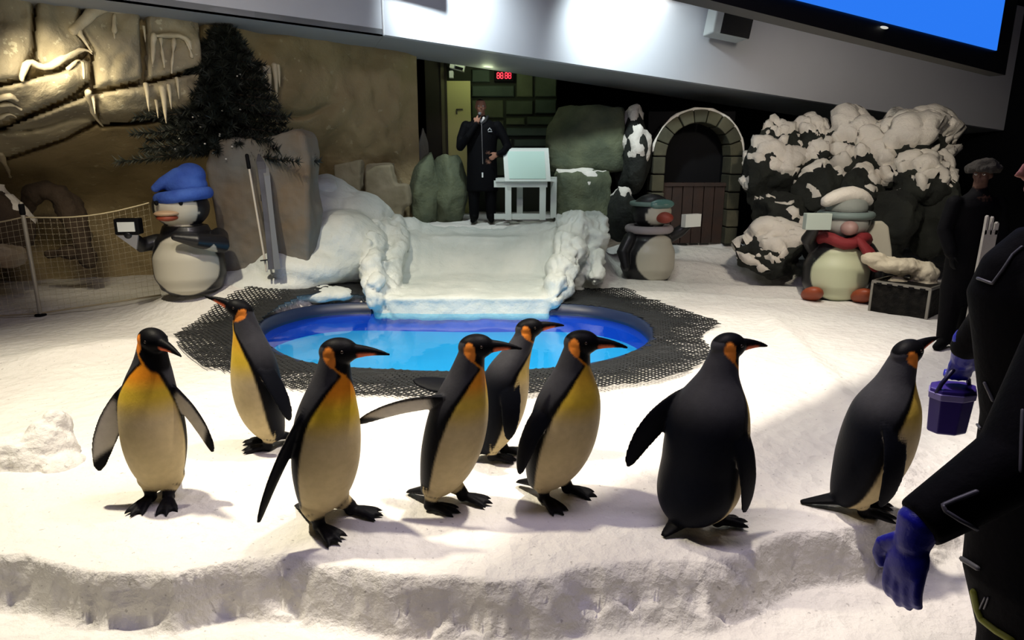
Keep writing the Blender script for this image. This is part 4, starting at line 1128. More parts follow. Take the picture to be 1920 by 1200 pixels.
# ---- white lectern: board on a stool
def build_lectern():
    Y = 9.3; b = at(985, 412, Y); t = thing('lectern', 'white wooden stand with a large tilted white board', 'lectern', (b.x, Y, b.z))
    k = (at(986, 412, Y)-b).length
    X = lambda px: (px-985)*k
    Z = lambda py: (412-py)*k/0.985
    wp = mat('lectern_white', (0.62, 0.66, 0.61), 0.5, bump=0.1, bscale=50)
    for x, y in ((953, 0), (1017, 0), (975, .35), (1040, .35)):
        g = G(); g.box((X(x), y, Z(336)/2), (.085, .07, Z(336))); mob('leg', g.mesh(smooth=False), wp, t)
    def rail(x0, x1, z, y0, y1, h=.07):
        g = G(); g.box(((x0+x1)/2, (y0+y1)/2, z), (abs(x1-x0)+.05, abs(y1-y0)+.05, h)); mob('rail', g.mesh(smooth=False), wp, t)
    rail(X(930), X(1022), Z(347), 0, 0, .09); rail(X(930), X(1016), Z(406), 0.02, .02, .07); rail(X(953), X(953), Z(395), 0, .35)
    g = G(); g.box((X(985), .17, Z(340)), (X(1040)-X(930), .46, .04)); mob('shelf', g.mesh(smooth=False), wp, t)
    g = G(); zc = (Z(286)+Z(342))/2; hh = (Z(286)-Z(342))
    P = [(X(947), -.10, Z(342)), (X(1031), -.10, Z(342)), (X(1028), .16, Z(286)), (X(943), .16, Z(286))]
    g.prism(P, (0, .05, .02)); bd = mob('board', g.mesh(smooth=False), wp, t)
    g = G(); n = Vector((0, -.9, .35)).normalized()*.012
    Q = [(X(955), -.10+.02, Z(338)), (X(1022), -.08, Z(338)), (X(1020), .15, Z(290)), (X(951), .15, Z(290))]
    g.prism([Vector(q)+n for q in Q], -n*0.8); mob('sheet', g.mesh(smooth=False), mat('mint_sheet', (0.48, 0.66, 0.58), 0.5), bd)
build_lectern()

# ---- figure in dark clothes behind the trunk
def build_bystander():
    b = atz(1782, 648, 0.0); b.z = floor_z(b.x, b.y)
    t = thing('person', 'person all in black with a fur hat standing beside the black trunk', 'person', b)
    k = (at(1800, 300, b.y).z-b.z)/1.80; V3 = lambda x, y, z: Vector((x*k, y*k, z*k)); g = G(); rr = []
    for z, w, d in ((.42, .19, .15), (.6, .20, .15), (.85, .20, .15), (1.05, .19, .14), (1.25, .21, .14), (1.38, .22, .13), (1.45, .17, .10), (1.5, .09, .08), (1.54, .065, .065)):
        rr.append([V3(.03+w*math.cos(2*math.pi*j/28), d*math.sin(2*math.pi*j/28), z) for j in range(28)])
    g.rings(rr, CLOTH)
    for s, x2, y2 in ((-1, -.11, -.06), (1, .13, .05)):
        g.tube([V3(s*.09+.02, 0, .60), V3(x2+.02, y2*.6, .40), V3(x2, y2, .10)], [.11*k, .095*k, .075*k], 14, c=CLOTH)
        g.tube([V3(x2+.01, y2+.03, .05), V3(x2-.06, y2-.05, .05), V3(x2-.13, y2-.10, .035)], [.048*k, .05*k, .04*k], 12, c=SHOE)
    g.tube([V3(-.18, 0, 1.40), V3(-.25, -.02, 1.15), V3(-.22, -.12, .95)], [.078*k, .07*k, .058*k], 14, c=CLOTH); hand(g, V3(-.215, -.13, .93), (0, -.2, -1), (1, 0, 0), .18*k, .5, CLOTH, 1)
    g.tube([V3(.23, 0, 1.40), V3(.30, .0, 1.15), V3(.28, -.05, .92)], [.078*k, .07*k, .058*k], 14, c=CLOTH); hand(g, V3(.28, -.05, .90), (0, -.1, -1), (-1, 0, 0), .18*k, .5, CLOTH, -1)
    R = yawm(-140); hc = V3(.03, -.01, 1.66); g.tube([V3(.03, 0, 1.46), V3(.03, 0, 1.6)], [.065*k, .058*k], 12, c=SK); head_geo(g, hc, R, k*.97, skin=(.10, .055, .04))
    mob('body', fuse(g, .012, 3, .5), SKINMAT, t); face_parts(t, hc, R, k*.97)
    g = G(); g.ell(hc+V3(0, 0, .085), (.115*k, .11*k, .075*k)); g.tube([hc+V3(.115*math.cos(a*.5236), .112*math.sin(a*.5236), .06) for a in range(13)], .035*k, 10)
    me = fuse(g, .012, 2, .5, False); displace(me, .02, 14, 3); mob('fur_hat', me, mat('fur', (.020, .016, .012), .9, bump=.8, bscale=60), t)
    # pale boards leaning beside
    c = at(1836, 560, 5.6); q = thing('slat_board', 'pale grey board with three upright prongs behind the keeper', 'board', c)
    kk = (at(1837, 560, 5.6)-c).length; wm = mat('pale_board', (.36, .34, .30), .7, bump=.3, bscale=30)
    for x0, x1, zt in ((-11, -7, 152), (-1, 2, 150), (8, 13, 140)):
        g = G(); g.prism([(x0*kk, 0, 120*kk), (x1*kk, 0, 120*kk), (x1*kk, 0, zt*kk), ((x0+x1)/2*kk, 0, (zt+3)*kk), (x0*kk, 0, zt*kk)], (0, .03, 0)); mob('prong', g.mesh(smooth=False), wm, q)
    g = G(); g.prism([(-16*kk, 0, -95*kk), (6*kk, 0, -95*kk), (13*kk, 0, 128*kk), (-11*kk, 0, 128*kk)], (0, .03, 0)); mob('panel', g.mesh(smooth=False), wm, q)
build_bystander()

# ---- black trunk with metal edging, snow log, snow-white board
def build_trunk():
    p = [atz(1630, 582, 0), atz(1736, 600, 0)]; b = (p[0]+p[1])/2; d = p[1]-p[0]; L = d.length; rz = math.atan2(d.y, d.x); b.z = floor_z(b.x, b.y)-.01
    n = Vector((-math.sin(rz), math.cos(rz), 0)); H = .34; D = .42
    t = thing('trunk', 'black studded trunk with a pale metal rim in front of the rocks', 'trunk', b+n*D/2, rz)
    g = G(); g.box((0, 0, H/2), (L, D, H)); me = bake(g.mesh(smooth=False), [('BEVEL', dict(width=.008, segments=1)), ]); mob('body', me, mat('trunk_black', (.004, .004, .004), .6, bump=.9, bscale=18, bdist=.03, col2=(.014, .013, .011), vscale=14, spec=.1), t)
    for s in (-1, 1):
        g = G(); g.box((0, s*D/2, H), (L+.02, .025, .03)); mob('rim', g.mesh(smooth=False), mat('rim_metal', (.28, .27, .24), .4, metal=.7), t)
        g = G(); g.box((s*L/2, 0, H), (.025, D, .03)); mob('rim', g.mesh(smooth=False), MATS['rim_metal'], t)
        g = G(); g.box((s*L/2, -D/2, H/2), (.025, .025, H)); mob('corner_strip', g.mesh(smooth=False), MATS['rim_metal'], t)
    for i in range(5):
        g = G(); g.box((-L*.38+L*.19*i, -D/2-.015, H-.015), (.05, .012, .022)); mob('stud', g.mesh(smooth=False), BLACK, t)
build_trunk()
blob('snow_log', 'yellowish snow-crusted log lying across behind the black trunk', 'log', [(at(1665,495,7.35), (.20, .16, .085)), (at(1640,485,7.4), (.12, .13, .07)), (at(1700,500,7.3), (.22, .16, .10)), (at(1732,515,7.25), (.14, .15, .14)), (at(1735,555,7.2), (.13, .14, .22)), (at(1720,590,7.2), (.15, .14, .15)), (at(1680,560,7.3), (.2, .13, .25))], .016, .035, 7, mat('log_snow', (.62, .56, .42), .8, bump=.6, bscale=16, bdist=.03, col2=(.5, .44, .33), vscale=4), 5, 4)
def pale_board():
    Y = 7.9; P = [at(x, y, Y) for x, y in ((1612,500), (1675,500), (1676,470), (1673,425), (1662,414), (1648,415), (1615,432), (1610,448))]
    c = at(1643, 500, Y); g = G(); g.prism([p-c for p in P], (0, .12, 0)); me = bake(g.mesh(smooth=False), [('BEVEL', dict(width=.03, segments=3))])
    o = mob('pale_board', me, mat('pale_panel', (.56, .53, .43), .7, bump=.2, bscale=20)); o.location = c; o.rotation_euler = (-.12, 0, 0); tag(o, 'plain pale board standing right of the scarfed penguin figure', 'board')
pale_board()

# ================================================================== toy-like penguin figures
FIG = mat('figure_paint', (1, 1, 1), .45, vcol=True, spec=.4, coat=.15)
FW = (.52, .49, .40); FB_ = (.008, .008, .010)
def fig_body(g, k, front, belly_half=62, belly=FW, face=True, ww=1.0):
    """round pear-shaped body with a painted belly; front = heading in local axes (radians)"""
    prof_ = [(0.0, .24), (.05, .30), (.18, .345), (.35, .345), (.52, .29), (.62, .235), (.68, .215)]
    n = 100; K = 140; rr = []; cc = []
    for i in range(n+1):
        z = .68*i/n; r = sinterp(z, prof_)
        ring = []
        for j in range(K):
            th = 2*math.pi*j/K; ring.append(Vector((r*ww*math.cos(th), r*.9*math.sin(th), z))*k)
            a = abs(((th-front+math.pi) % (2*math.pi))-math.pi); zz = (z-.30)/.30; aa = math.degrees(a)/belly_half
            cc.append(mixc(FB_, belly, sstep(1.06, 0.94, aa*aa+zz*zz)))
        rr.append(ring)
    g.rings(rr, cc)
def ground_y(px, py, guess):
    """distance at which the sight line through a pixel meets the snow, near a first guess"""
    best = min((abs(at(px, py, guess+0.01*i).z-floor_z(at(px, py, guess+0.01*i).x, guess+0.01*i)-0.0), abs(i), i) for i in range(-70, 71)); return guess+0.01*best[2]
def build_fig_hat():
    b = atz(360, 548, 0.0); b = Vector((-3.42, 7.25, 0)); b = at(362, 546, 7.2)
    t = thing('penguin_figure', 'smiling penguin figure in a blue knitted hat holding a camera', 'figure', b)
    px = (at(363, 546, 7.2)-b).length; k = 120*px/.66; fr = math.radians(-80)
    g = G(); fig_body(g, k, fr, 66)
    F = Vector((math.cos(fr), math.sin(fr), 0)); S = Vector((-F.y, F.x, 0))
    hc = Vector((-.02, 0, .86))*k; Rf = Matrix.Rotation(fr, 3, 'Z')
    def hcol(p):
        q = Rf.transposed() @ p
        a = math.hypot(q.y/(.205*k), (q.z+.02*k)/(.165*k)); return FW if q.x > .04*k and a < 1 else FB_
    g.ell(hc, (.25*k, .265*k, .215*k), Rf, 56, 40, hcol)
    # arm folded over the belly (image right), arm raised with camera (image left)
    g.tube([S*.31*k+Vector((0, 0, .56*k)), S*.36*k+F*.16*k+Vector((0, 0, .50*k)), S*.18*k+F*.34*k+Vector((0, 0, .56*k)), S*.0*k+F*.37*k+Vector((0, 0, .60*k))], [.09*k, .095*k, .07*k, .035*k], 14, c=FB_)
    g.tube([-S*.27*k+Vector((0, 0, .52*k)), -S*.40*k+F*.10*k+Vector((0, 0, .50*k)), -S*.44*k+F*.26*k+Vector((0, 0, .62*k))], [.08*k, .075*k, .05*k], 14, c=FB_)
    mob('body', fuse(g, .010, 3, .5), FIG, t)
    # bill: smiling, orange-red
    g = G(); g.ell(hc+F*.235*k-S*.07*k+Vector((0, 0, -.045*k)), (.10*k, .115*k, .030*k), Rf); me = g.mesh(); mob('upper_bill', me, mat('bill_tan', (.50, .33, .20), .5), t)
    g = G(); g.ell(hc+F*.228*k-S*.07*k+Vector((0, 0, -.085*k)), (.09*k, .10*k, .035*k), Rf); mob('lower_bill', g.mesh(), mat('bill_red', (.32, .06, .025), .5), t)
    for s in (.09, -.13):
        g = G(); g.ell(hc+F*.238*k+S*(s-.02)*k+Vector((0, 0, .055*k)), (.018*k, .020*k, .024*k), Rf); mob('eye', g.mesh(), BLACK, t)
    blue = mat('blue_knit', (.02, .065, .36), .8, bump=.5, bscale=45, col2=(.05, .13, .5), vscale=5)
    g = G(); hz = hc+Vector((0.04*k, 0, .11*k)); g.tube([hz+Vector((.215*k*math.cos(a*math.pi/12), .225*k*math.sin(a*math.pi/12), .03*k*math.cos(a*math.pi/12))) for a in range(25)], .062*k, 12)
    mob('hat_brim', g.mesh(), blue, t)
    g = G(); g.ell(hz+Vector((.03*k, 0, .10*k)), (.205*k, .20*k, .15*k)); g.ell(hz+Vector((.09*k, 0, .20*k)), (.14*k, .15*k, .12*k)); g.tube([hz+Vector((.02*k, -.10*k, .20*k)), hz+Vector((-.12*k, -.15*k, .13*k)), hz+Vector((-.19*k, -.16*k, .08*k))], [.08*k, .055*k, .04*k], 12)
    mob('hat_crown', fuse(g, .012, 4, .5, False), blue, t)
    # camera with flash cube and lens hood
    cc = -S*.44*k+F*.24*k+Vector((0, 0, .70*k)); R2 = Matrix.Rotation(fr+math.pi/2, 3, 'Z')
    cam_ = bpy.data.objects.new('toy_camera', None); link(cam_, t); cam_.location = cc
    g = G(); g.box((0, 0, 0), (.22*k, .12*k, .15*k), R2); mob('camera_body', bake(g.mesh(smooth=False), [('BEVEL', dict(width=.01, segments=2))]), BLACK, cam_)
    g = G(); g.box(F*.065*k, (.15*k, .015*k, .09*k), R2); mob('camera_screen', g.mesh(smooth=False), WHITEP, cam_)
    g = G(); g.prism([F*.02*k+S*.09*k+Vector((0, 0, -.08*k)), F*.02*k-S*.10*k+Vector((0, 0, -.08*k)), F*.03*k+S*.06*k+Vector((0, 0, -.22*k))], F*.03*k); mob('strap', g.mesh(smooth=False), mat('strap_grey', (.25, .25, .26), .6), cam_)
build_fig_hat()
def build_fig_goggles():
    Y = ground_y(1212, 524, 8.75); b = at(1212, 524, Y); px = (at(1213, 524, Y)-b).length; k = 95*px/.66
    t = thing('penguin_figure', 'penguin figure with ski goggles and red beak left of the arch', 'figure', b)
    fr = math.radians(-62); g = G(); fig_body(g, k, fr, 62)
    F = Vector((math.cos(fr), math.sin(fr), 0)); S = Vector((-F.y, F.x, 0)); Rf = Matrix.Rotation(fr, 3, 'Z'); hc = Vector((.02, 0, .88))*k
    def hcol(p):
        q = Rf.transposed() @ p; return FW if q.x > .02*k and math.hypot(q.y/(.20*k), (q.z+.03*k)/(.15*k)) < 1 else FB_
    g.ell(hc, (.25*k, .25*k, .22*k), Rf, 48, 36, hcol)
    g.tube([S*.30*k+Vector((0, 0, .52*k)), S*.42*k+F*.12*k+Vector((0, 0, .62*k)), S*.50*k+F*.2*k+Vector((0, 0, .72*k))], [.085*k, .075*k, .05*k], 14, c=FB_)
    g.tube([-S*.30*k+Vector((0, 0, .55*k)), -S*.40*k+Vector((0, 0, .38*k)), -S*.40*k+F*.08*k+Vector((0, 0, .2*k))], [.085*k, .08*k, .05*k], 14, c=FB_)
    mob('body', fuse(g, .012, 3, .5), FIG, t)
    g = G(); g.ell(hc+F*.25*k+Vector((0, 0, -.06*k)), (.13*k, .10*k, .07*k), Rf); mob('bill', g.mesh(), mat('bill_dark_red', (.30, .05, .03), .5), t)
    g = G(); g.ell(hc+F*.2*k+Vector((0, 0, .10*k)), (.075*k, .19*k, .065*k), Rf); mob('goggle_lens', g.mesh(), mat('goggle_teal', (.10, .22, .20), .2, coat=.5), t)
    g = G(); g.tube([hc+Rf @ Vector((.25*k*math.cos(a*math.pi/12), .255*k*math.sin(a*math.pi/12), .10*k)) for a in range(25)], .028*k, 8); mob('goggle_strap', g.mesh(), mat('strap_green', (.16, .24, .21), .6), t)
    g = G(); g.tube([Vector((.26*k*math.cos(a*math.pi/12), .25*k*math.sin(a*math.pi/12), .66*k)) for a in range(25)], .05*k, 10); mob('neck_scarf', g.mesh(), mat('scarf_mauve', (.34, .30, .31), .8, bump=.3, bscale=30), t)
    g = G(); g.box(S*.50*k+F*.22*k+Vector((0, 0, .76*k)), (.26*k, .08*k, .16*k), Matrix.Rotation(fr+math.pi/2, 3, 'Z')); mob('card', g.mesh(smooth=False), WHITEP, t)
build_fig_goggles()
def build_fig_scarf():
    Y = ground_y(1562, 558, 7.75); b = at(1562, 558, Y); px = (at(1563, 558, Y)-b).length; k = 112*px/.66
    t = thing('penguin_figure', 'penguin figure with red scarf and grey cap beside the black trunk', 'figure', b)
    fr = math.radians(-100); g = G(); fig_body(g, k, fr, 60, (.50, .53, .36))
    F = Vector((math.cos(fr), math.sin(fr), 0)); S = Vector((-F.y, F.x, 0)); Rf = Matrix.Rotation(fr, 3, 'Z'); hc = Vector((.03, 0, .84))*k
    def hcol(p):
        q = Rf.transposed() @ p; return (.33, .33, .30) if q.x > .02*k and math.hypot(q.y/(.20*k), (q.z+.04*k)/(.13*k)) < 1 else FB_
    g.ell(hc, (.24*k, .25*k, .20*k), Rf, 48, 36, hcol)
    g.tube([-S*.26*k+Vector((0, 0, .55*k)), -S*.36*k+F*.14*k+Vector((0, 0, .66*k)), -S*.33*k+F*.26*k+Vector((0, 0, .80*k))], [.08*k, .075*k, .05*k], 14, c=FB_)
    g.tube([S*.28*k+Vector((0, 0, .55*k)), S*.40*k+Vector((0, 0, .40*k)), S*.40*k+F*.06*k+Vector((0, 0, .2*k))], [.085*k, .08*k, .05*k], 14, c=FB_)
    mob('body', fuse(g, .011, 3, .5), FIG, t)
    red = mat('red_scarf', (.19, .010, .014), .75, bump=.4, bscale=30)
    g = G(); g.tube([Vector((.255*k*math.cos(a*math.pi/12), .25*k*math.sin(a*math.pi/12), .655*k+.03*k*math.sin(a))) for a in range(25)], .062*k, 10); mob('scarf', g.mesh(), red, t)
    g = G(); g.tube([F*.26*k+S*.12*k+Vector((0, 0, .66*k)), F*.32*k+S*.20*k+Vector((0, 0, .55*k)), F*.30*k+S*.27*k+Vector((0, 0, .44*k))], [.06*k, .09*k, .10*k], 10, flat=.6); mob('scarf_tail', g.mesh(), red, t)
    g = G(); g.ell(hc+F*.24*k-S*.02*k+Vector((0, 0, -.05*k)), (.10*k, .085*k, .075*k), Rf); mob('bill', g.mesh(), mat('bill_mauve', (.33, .20, .18), .5), t)
    g = G(); g.tube([hc+Rf @ Vector((.235*k*math.cos(a*math.pi/12), .25*k*math.sin(a*math.pi/12), .07*k)) for a in range(25)], .04*k, 10); mob('goggle_band', g.mesh(), mat('band_teal', (.15, .20, .19), .6), t)
    g = G(); g.ell(hc+Vector((0, 0, .15*k)), (.21*k, .21*k, .15*k)); mob('cap', g.mesh(), mat('cap_grey', (.24, .26, .24), .8, bump=.3, bscale=40), t)
    g = G(); g.tube([hc+Vector((-.26*k, -.1*k, .22*k)), hc+Vector((-.10*k, -.12*k, .30*k)), hc+Vector((.08*k, -.1*k, .30*k)), hc+Vector((.2*k, -.05*k, .22*k))], [.07*k, .085*k, .08*k, .05*k], 12); mob('cap_roll', displace(bake(g.mesh(), [('SUBSURF', dict(levels=1))]), .015, 8, 2), SNOWCAP, t)
    g = G(); g.box(-S*.33*k+F*.30*k+Vector((0, 0, .86*k)), (.26*k, .10*k, .17*k), Matrix.Rotation(fr+math.pi/2+.15, 3, 'Z')); mob('toy_camera', bake(g.mesh(smooth=False), [('BEVEL', dict(width=.008, segments=2))]), mat('camera_mint', (.42, .48, .43), .4), t)
    for s in (-1, 1):
        g = G(); g.ell(-S*.0*k+F*.30*k+S*s*.20*k-S*.1*k*(s < 0)+Vector((0, 0, .09*k)), (.15*k, .11*k, .07*k), Matrix.Rotation(fr, 3, 'Z') @ Matrix.Rotation(-.5, 3, 'Y')); mob('foot', g.mesh(), mat('foot_orange', (.26, .05, .015), .5), t)
build_fig_scarf()

# ================================================================== conifer against the wall
def build_tree():
    Y = 7.85; b = at(432, 470, Y); top = at(420, 50, Y); H = top.z-b.z
    t = thing('pine_tree', 'dark evergreen tree standing behind the rock slab', 'tree', b)
    g = G(); g.tube([(0, 0, 0), (-.01, 0, H*.5), (top.x-b.x, 0, H*.97)], [.09, .06, .015], 10); mob('trunk', g.mesh(), mat('bark', (.03, .02, .012), .9, bump=.6, bscale=30), t)
    rnd = random.Random(8); V = []; F = []
    gb = G()
    for i in range(15):
        f = i/14; z = H*(.49+.48*f); R = .92*(1-f)**0.85+.13
        nb = 11-int(4*f)
        for j in range(nb):
            a = 2*math.pi*(j+.5*(i % 2))/nb+rnd.uniform(-.2, .2); L = R*rnd.uniform(.72, 1.08)
            if abs(math.sin(a)) > .5: L *= .48
            d = Vector((math.cos(a), math.sin(a), 0)); o = Vector(((top.x-b.x)*f, 0, z)); n = 12; P = []
            for s in range(n+1):
                u = s/n; P.append(o+d*L*u+Vector((0, 0, -.26*L*u+.10*L*u*u)))
            gb.tube([P[0], P[6], P[12]], [.014, .009, .004], 5, round_ends=False)
            S = Vector((-d.y, d.x, 0))
            for s in range(1, n+1):
                u = s/n
                for r_ in range(26):
                    th = rnd.uniform(0, 2*math.pi); ln = rnd.uniform(.08, .16)*(1.15-.5*u)
                    q = (d*.75+(S*math.cos(th)+Vector((0, 0, 1))*math.sin(th))*.95).normalized(); w = q.cross(Vector((rnd.uniform(-1, 1), rnd.uniform(-1, 1), rnd.uniform(-1, 1)))).normalized()*.009
                    p = P[s]+d*rnd.uniform(-.05, .05); k = len(V)
                    V += [p-w, p+w, p+q*ln]; F.append((k, k+1, k+2))
    o = mob('branches', gb.mesh(), MATS['bark'], t); tag(o, kind='stuff')
    o = mob('needles', npmesh('needles', V, F, False), mat('needles', (.007, .010, .006), .7), t); tag(o, kind='stuff')
    SV = G()
    for i in range(40):
        f = rnd.random(); a = rnd.uniform(-2.6, -.5); z = H*(.42+.5*f); r = (.75*(1-f)+.1)*rnd.uniform(.5, .95)
        SV.ell((r*math.cos(a)+(top.x-b.x)*f, r*math.sin(a)*.6, z-.2*r), (.012, .012, .009), None, 6, 4)
    o = mob('snow_flecks', SV.mesh(), SNOWCAP, t); tag(o, kind='stuff')
build_tree()

# ================================================================== net fence on the left
def build_fence():
    b = atz(75, 585, 0.0); b.z = floor_z(b.x, b.y)
    t = thing('net_fence', 'pale metal post with a see-through net stretched along the left wall', 'fence', b)
    top = at(46, 382, b.y-.0)-b
    H = top.z
    top = Vector((0.0, 0, H))
    g = G(); g.tube([(0, 0, .02), top], .022, 10); mob('post', g.mesh(), mat('post_metal', (.42, .39, .32), .45, metal=.3), t)
    g = G(); g.tube([top+Vector((0, 0, -.10)), top+Vector((0, 0, -.02))], .030, 10); mob('clamp', g.mesh(), BLACK, t)
    g = G(); g.ell((0, 0, 0.01), (.06, .06, .02)); mob('foot_plate', g.mesh(), BLACK, t)
    E = at(300, 545, 7.6); E = Vector((E.x, E.y, floor_z(E.x, E.y)))-b; Wt = at(-120, 600, 7.0); Wt = Vector((Wt.x, Wt.y, floor_z(Wt.x, Wt.y)))-b
    hn = H*.86; rope = mat('net_rope', (.40, .34, .22), .7)
    V = []; Fq = []
    def strand(p, q, r):
        d = (q-p).normalized(); u = d.cross(Vector((0, 1, 0))).normalized()*r; w = d.cross(u).normalized()*r; k = len(V)
        for s in (p, q): V.extend([s+u, s+w, s-u, s-w])
        for j in range(4): Fq.append((k+j, k+(j+1) % 4, k+4+(j+1) % 4, k+4+j))
    for A, B in ((Vector((0, 0, .03)), E+Vector((0, 0, .02))), (Vector((0, 0, .03)), Wt)):
        L = (B-A).length; n = int(L/.06)
        up = Vector((0, 0, hn))
        for i in range(n+1): p = A.lerp(B, i/n); strand(p, p+up*(1-.06*math.sin(math.pi*i/n)), .0013)
        m = int(hn/.06)
        for j in range(m+1):
            for i in range(0, n, 6):
                f0, f1 = i/n, min(1, (i+6)/n)
                strand(A.lerp(B, f0)+up*(j/m)*(1-.06*math.sin(math.pi*f0)), A.lerp(B, f1)+up*(j/m)*(1-.06*math.sin(math.pi*f1)), .0013)
        for zz, r in ((0, .010), (hn, .008)):
            g = G(); g.tube([A.lerp(B, i/8)+Vector((0, 0, zz*(1-.06*math.sin(math.pi*i/8)))) for i in range(9)], r, 8); mob('rope', g.mesh(), rope, t)
    o = mob('net', npmesh('net', V, Fq, False), mat('net_cord', (.42, .37, .26), .8), t); tag(o, kind='stuff')
build_fence()

# ================================================================== keeper in the right foreground with the fish bucket
def build_keeper():
    b = Vector((1.62, 1.92, LOWZ)); 
    t = thing('person', 'keeper in a black jacket with grey piping and blue gloves', 'person', b)
    A = lambda x, y, Y: at(x, y, Y)-b
    g = G()
    # trunk of the body: jacket rings between hem and shoulders
    rows = [((1985,1240,1.78), .21, .15), ((1975,1100,1.78), .235, .165), ((1985,960,1.80), .225, .16), ((1995,800,1.82), .205, .15), ((1990,660,1.84), .215, .15), ((1980,560,1.86), .215, .145), ((1978,490,1.87), .17, .12), ((1978,430,1.88), .085, .085)]
    rr = []; ax = math.radians(35)
    for p, w, d in rows:
        c = A(*p); u = Vector((math.cos(ax), math.sin(ax)*-1, 0)); v = Vector((-u.y, u.x, 0))
        rr.append([c+u*w*math.cos(2*math.pi*j/32)+v*d*math.sin(2*math.pi*j/32) for j in range(32)])
    g.rings(rr, CLOTH)
    # legs
    hip = A(1985, 1240, 1.78)
    for s in (-1, 1):
        h0 = hip+Vector((s*.10, -s*.03, 0)); g.tube([h0+Vector((0, 0, .1)), h0+Vector((s*.01, 0, -.2)), Vector((h0.x+s*.02, h0.y+.02, .42)), Vector((h0.x+s*.02, h0.y+.03, .10))], [.125, .115, .085, .07], 16, c=CLOTH)
        g.tube([Vector((h0.x+s*.02, h0.y+.05, .05)), Vector((h0.x-.10, h0.y+.02, .05)), Vector((h0.x-.18, h0.y, .04))], [.05, .052, .042], 12, c=SHOE)
    # far arm carrying the bucket
    s1 = A(1895, 505, 2.02); e1 = A(1856, 600, 2.22); w1 = A(1812, 650, 2.30)
    g.tube([A(1960, 500, 1.92), s1, (s1+e1)/2+Vector((-.005, 0, .0)), e1, w1], [.10, .082, .074, .066, .052], 18, c=CLOTH)
    # near arm hanging forward
    s2 = A(2050, 560, 1.64); e2 = A(1912, 862, 1.52); w2 = A(1722, 982, 1.50)
    g.tube([A(1990, 540, 1.80), s2, (s2+e2)/2, e2, (e2+w2)/2, w2], [.10, .105, .100, .098, .080, .064], 20, c=CLOTH, round_ends=False)
    # neck and head, facing left
    hc = A(2004, 318, 1.88); R = yawm(158)
    g.tube([A(1982, 470, 1.88), A(1988, 380, 1.88)], [.068, .060], 16, c=(.32, .15, .12)); head_geo(g, hc, R, 1.0, skin=(.42, .19, .16))
    mob('body', fuse(g, .0105, 4, .5), SKINMAT, t); face_parts(t, hc, R, 1.0)
    cl = mat('jacket_black', (.0025, .0025, .003), .9, bump=.3, bscale=30)
    g = G(); g.ell(hc+Vector((0, 0, .055)), (.112, .098, .085)); mob('cap', fuse(g, .009, 3, .5, False), cl, t)
    blue = mat('blue_glove', (.010, .012, .42), .38, bump=.35, bscale=30, bdist=.01, col2=(.006, .008, .30), vscale=8)
    # near glove: hanging hand, slightly curled
    g = G(); d = (A(1683, 1118, 1.48)-w2); g.tube([w2+(w2-e2).normalized()*-.03, w2, w2+d*.22], [.056, .052, .043], 18)
    hand(g, w2+d*.20, d, (0.75, .35, .1), .225, .34, (1, 1, 1), -1, rr=1.35)
    mob('glove', fuse(g, .0062, 3, .5, False), blue, t)
    # far glove, closed on the bucket handle
    g = G(); hp = A(1800, 690, 2.33); d = hp-w1; g.tube([w1-d*.3, w1, w1+d*.6], [.050, .045, .038], 16)
    hand(g, w1+d*.45, d+Vector((0, 0, -.02)), (.3, .9, .1), .18, 1.05, (1, 1, 1), 1, rr=1.3)
    mob('glove', fuse(g, .007, 3, .5, False), blue, t)
    # piping on sleeves and pocket
    body = [o for o in t.children if o.name.startswith('body')][0].data
    kd = KDTree(len(body.vertices))
    for i, v in enumerate(body.vertices): kd.insert(v.co, i)
    kd.balance()
    from mathutils.bvhtree import BVHTree
    bv = BVHTree.FromPolygons([v.co for v in body.vertices], [p.vertices for p in body.polygons])
    def onskin(px, py):
        d = ray(px, py).normalized(); h = bv.ray_cast(Vector((0, 0, CAMZ))-b, d); 
        return h[0]+h[1]*.003 if h[0] is not None else None
    pm = mat('piping_grey', (.10, .10, .11), .4, spec=.6)
    def pipe(name, pts, r, m=pm):
        P = []
        for (x0, y0), (x1, y1) in zip(pts, pts[1:]):
            for s in range(8):
                q = onskin(x0+(x1-x0)*s/8, y0+(y1-y0)*s/8)
                if q is not None and (not P or (q-P[-1]).length < .25): P.append(q)
        if len(P) > 2:
            g = G(); g.tube(P, r, 6); mob(name, g.mesh(), m, t)
    pipe('piping', [(1835, 522), (1862, 532), (1880, 508), (1900, 478), (1919, 462)], .0045)
    pipe('piping', [(1848, 718), (1865, 755), (1880, 775), (1905, 790)], .0045)
    pipe('piping', [(1810, 745), (1822, 780), (1842, 806)], .0045)
    pipe('pocket_piping', [(1830, 922), (1790, 938), (1768, 948), (1772, 958), (1800, 975), (1830, 990), (1862, 985), (1888, 974)], .006)
    pipe('zip', [(1918, 770), (1915, 830), (1912, 890)], .004)
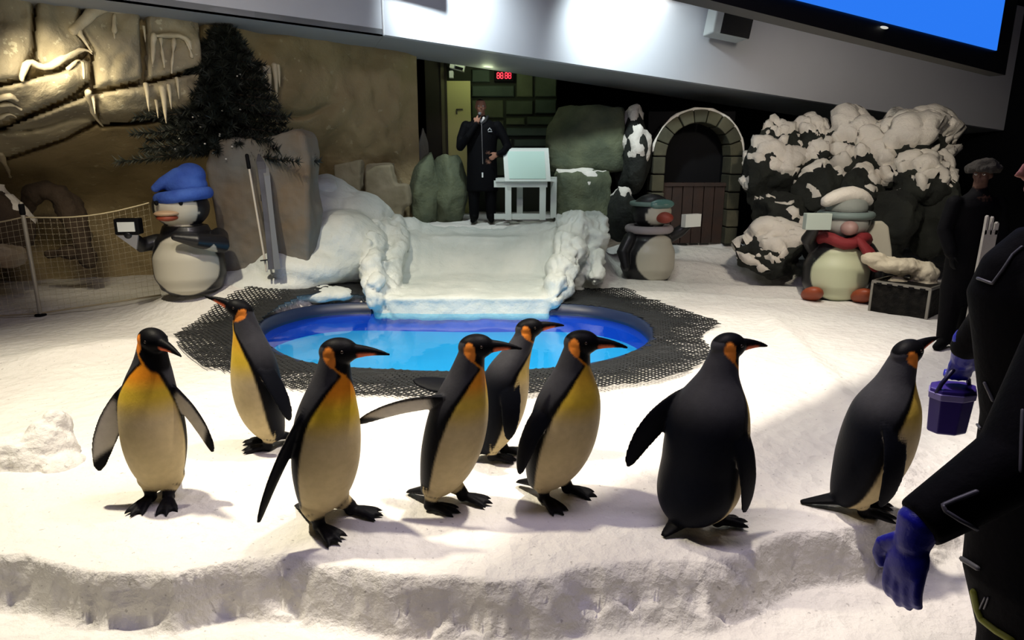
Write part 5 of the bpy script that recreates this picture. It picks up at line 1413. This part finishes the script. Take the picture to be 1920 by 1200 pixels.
    pipe('logo_patch', [(1806, 1048), (1820, 1056), (1836, 1066)], .009, mat('patch_grey', (.07, .07, .075), .6))
    pipe('cord', [(1848, 1120), (1842, 1132), (1838, 1142)], .003); pipe('cord', [(1854, 1120), (1850, 1132), (1846, 1142)], .003)
    pipe('hem_trim', [(1828, 1110), (1834, 1140), (1842, 1160), (1870, 1182), (1900, 1200)], .012, mat('trim_lime', (.22, .24, .015), .6))
    # bucket: purple cool box with a pale collar, hung from the far glove
    hb = at(1797, 690, 2.33); bc = at(1774, 806, 2.36)
    q = thing('cool_box', 'purple cool box bucket with a pale rim hanging from the blue glove', 'bucket', bc, 0.35)
    k = (at(1775, 806, 2.36)-bc).length; h = 78*k
    pur = mat('bucket_purple', (.045, .025, .22), .35, bump=.05, bscale=40); lil = mat('bucket_lilac', (.26, .22, .52), .4)
    def octa(w, d, z, c=.35): return [(w, -d*c, z), (w*c, -d, z), (-w*c, -d, z), (-w, -d*c, z), (-w, d*c, z), (-w*c, d, z), (w*c, d, z), (w, d*c, z)][::-1]
    g = G(); g.rings([octa(.070, .052, 0), octa(.078, .058, .006), octa(.088, .066, h*.93)]); mob('tub', bake(g.mesh(smooth=False), [('BEVEL', dict(width=.004, segments=2))]), pur, q)
    g = G(); g.rings([octa(.092, .069, h*.86), octa(.094, .071, h*1.02)]); mob('collar', bake(g.mesh(smooth=False), [('BEVEL', dict(width=.003, segments=2))]), lil, q)
    g = G(); g.rings([octa(.090, .068, h*1.02), octa(.088, .066, h*1.10), octa(.070, .05, h*1.13)]); mob('lid', bake(g.mesh(smooth=False), [('BEVEL', dict(width=.003, segments=2))]), pur, q)
    hz = hb.z-bc.z; Mi = Matrix.Rotation(-.35, 3, 'Z'); ho = Mi @ (hb-bc)
    g = G(); g.tube([(-.086, 0, h*.98), (-.07+ho.x*.5, ho.y*.5, h*1.25), (ho.x-.02, ho.y, hz), (ho.x+.02, ho.y, hz), (.07+ho.x*.5, ho.y*.5, h*1.25), (.086, 0, h*.98)], .008, 8); mob('handle', g.mesh(), mat('handle_dark', (.012, .010, .05), .4), q)
build_keeper()
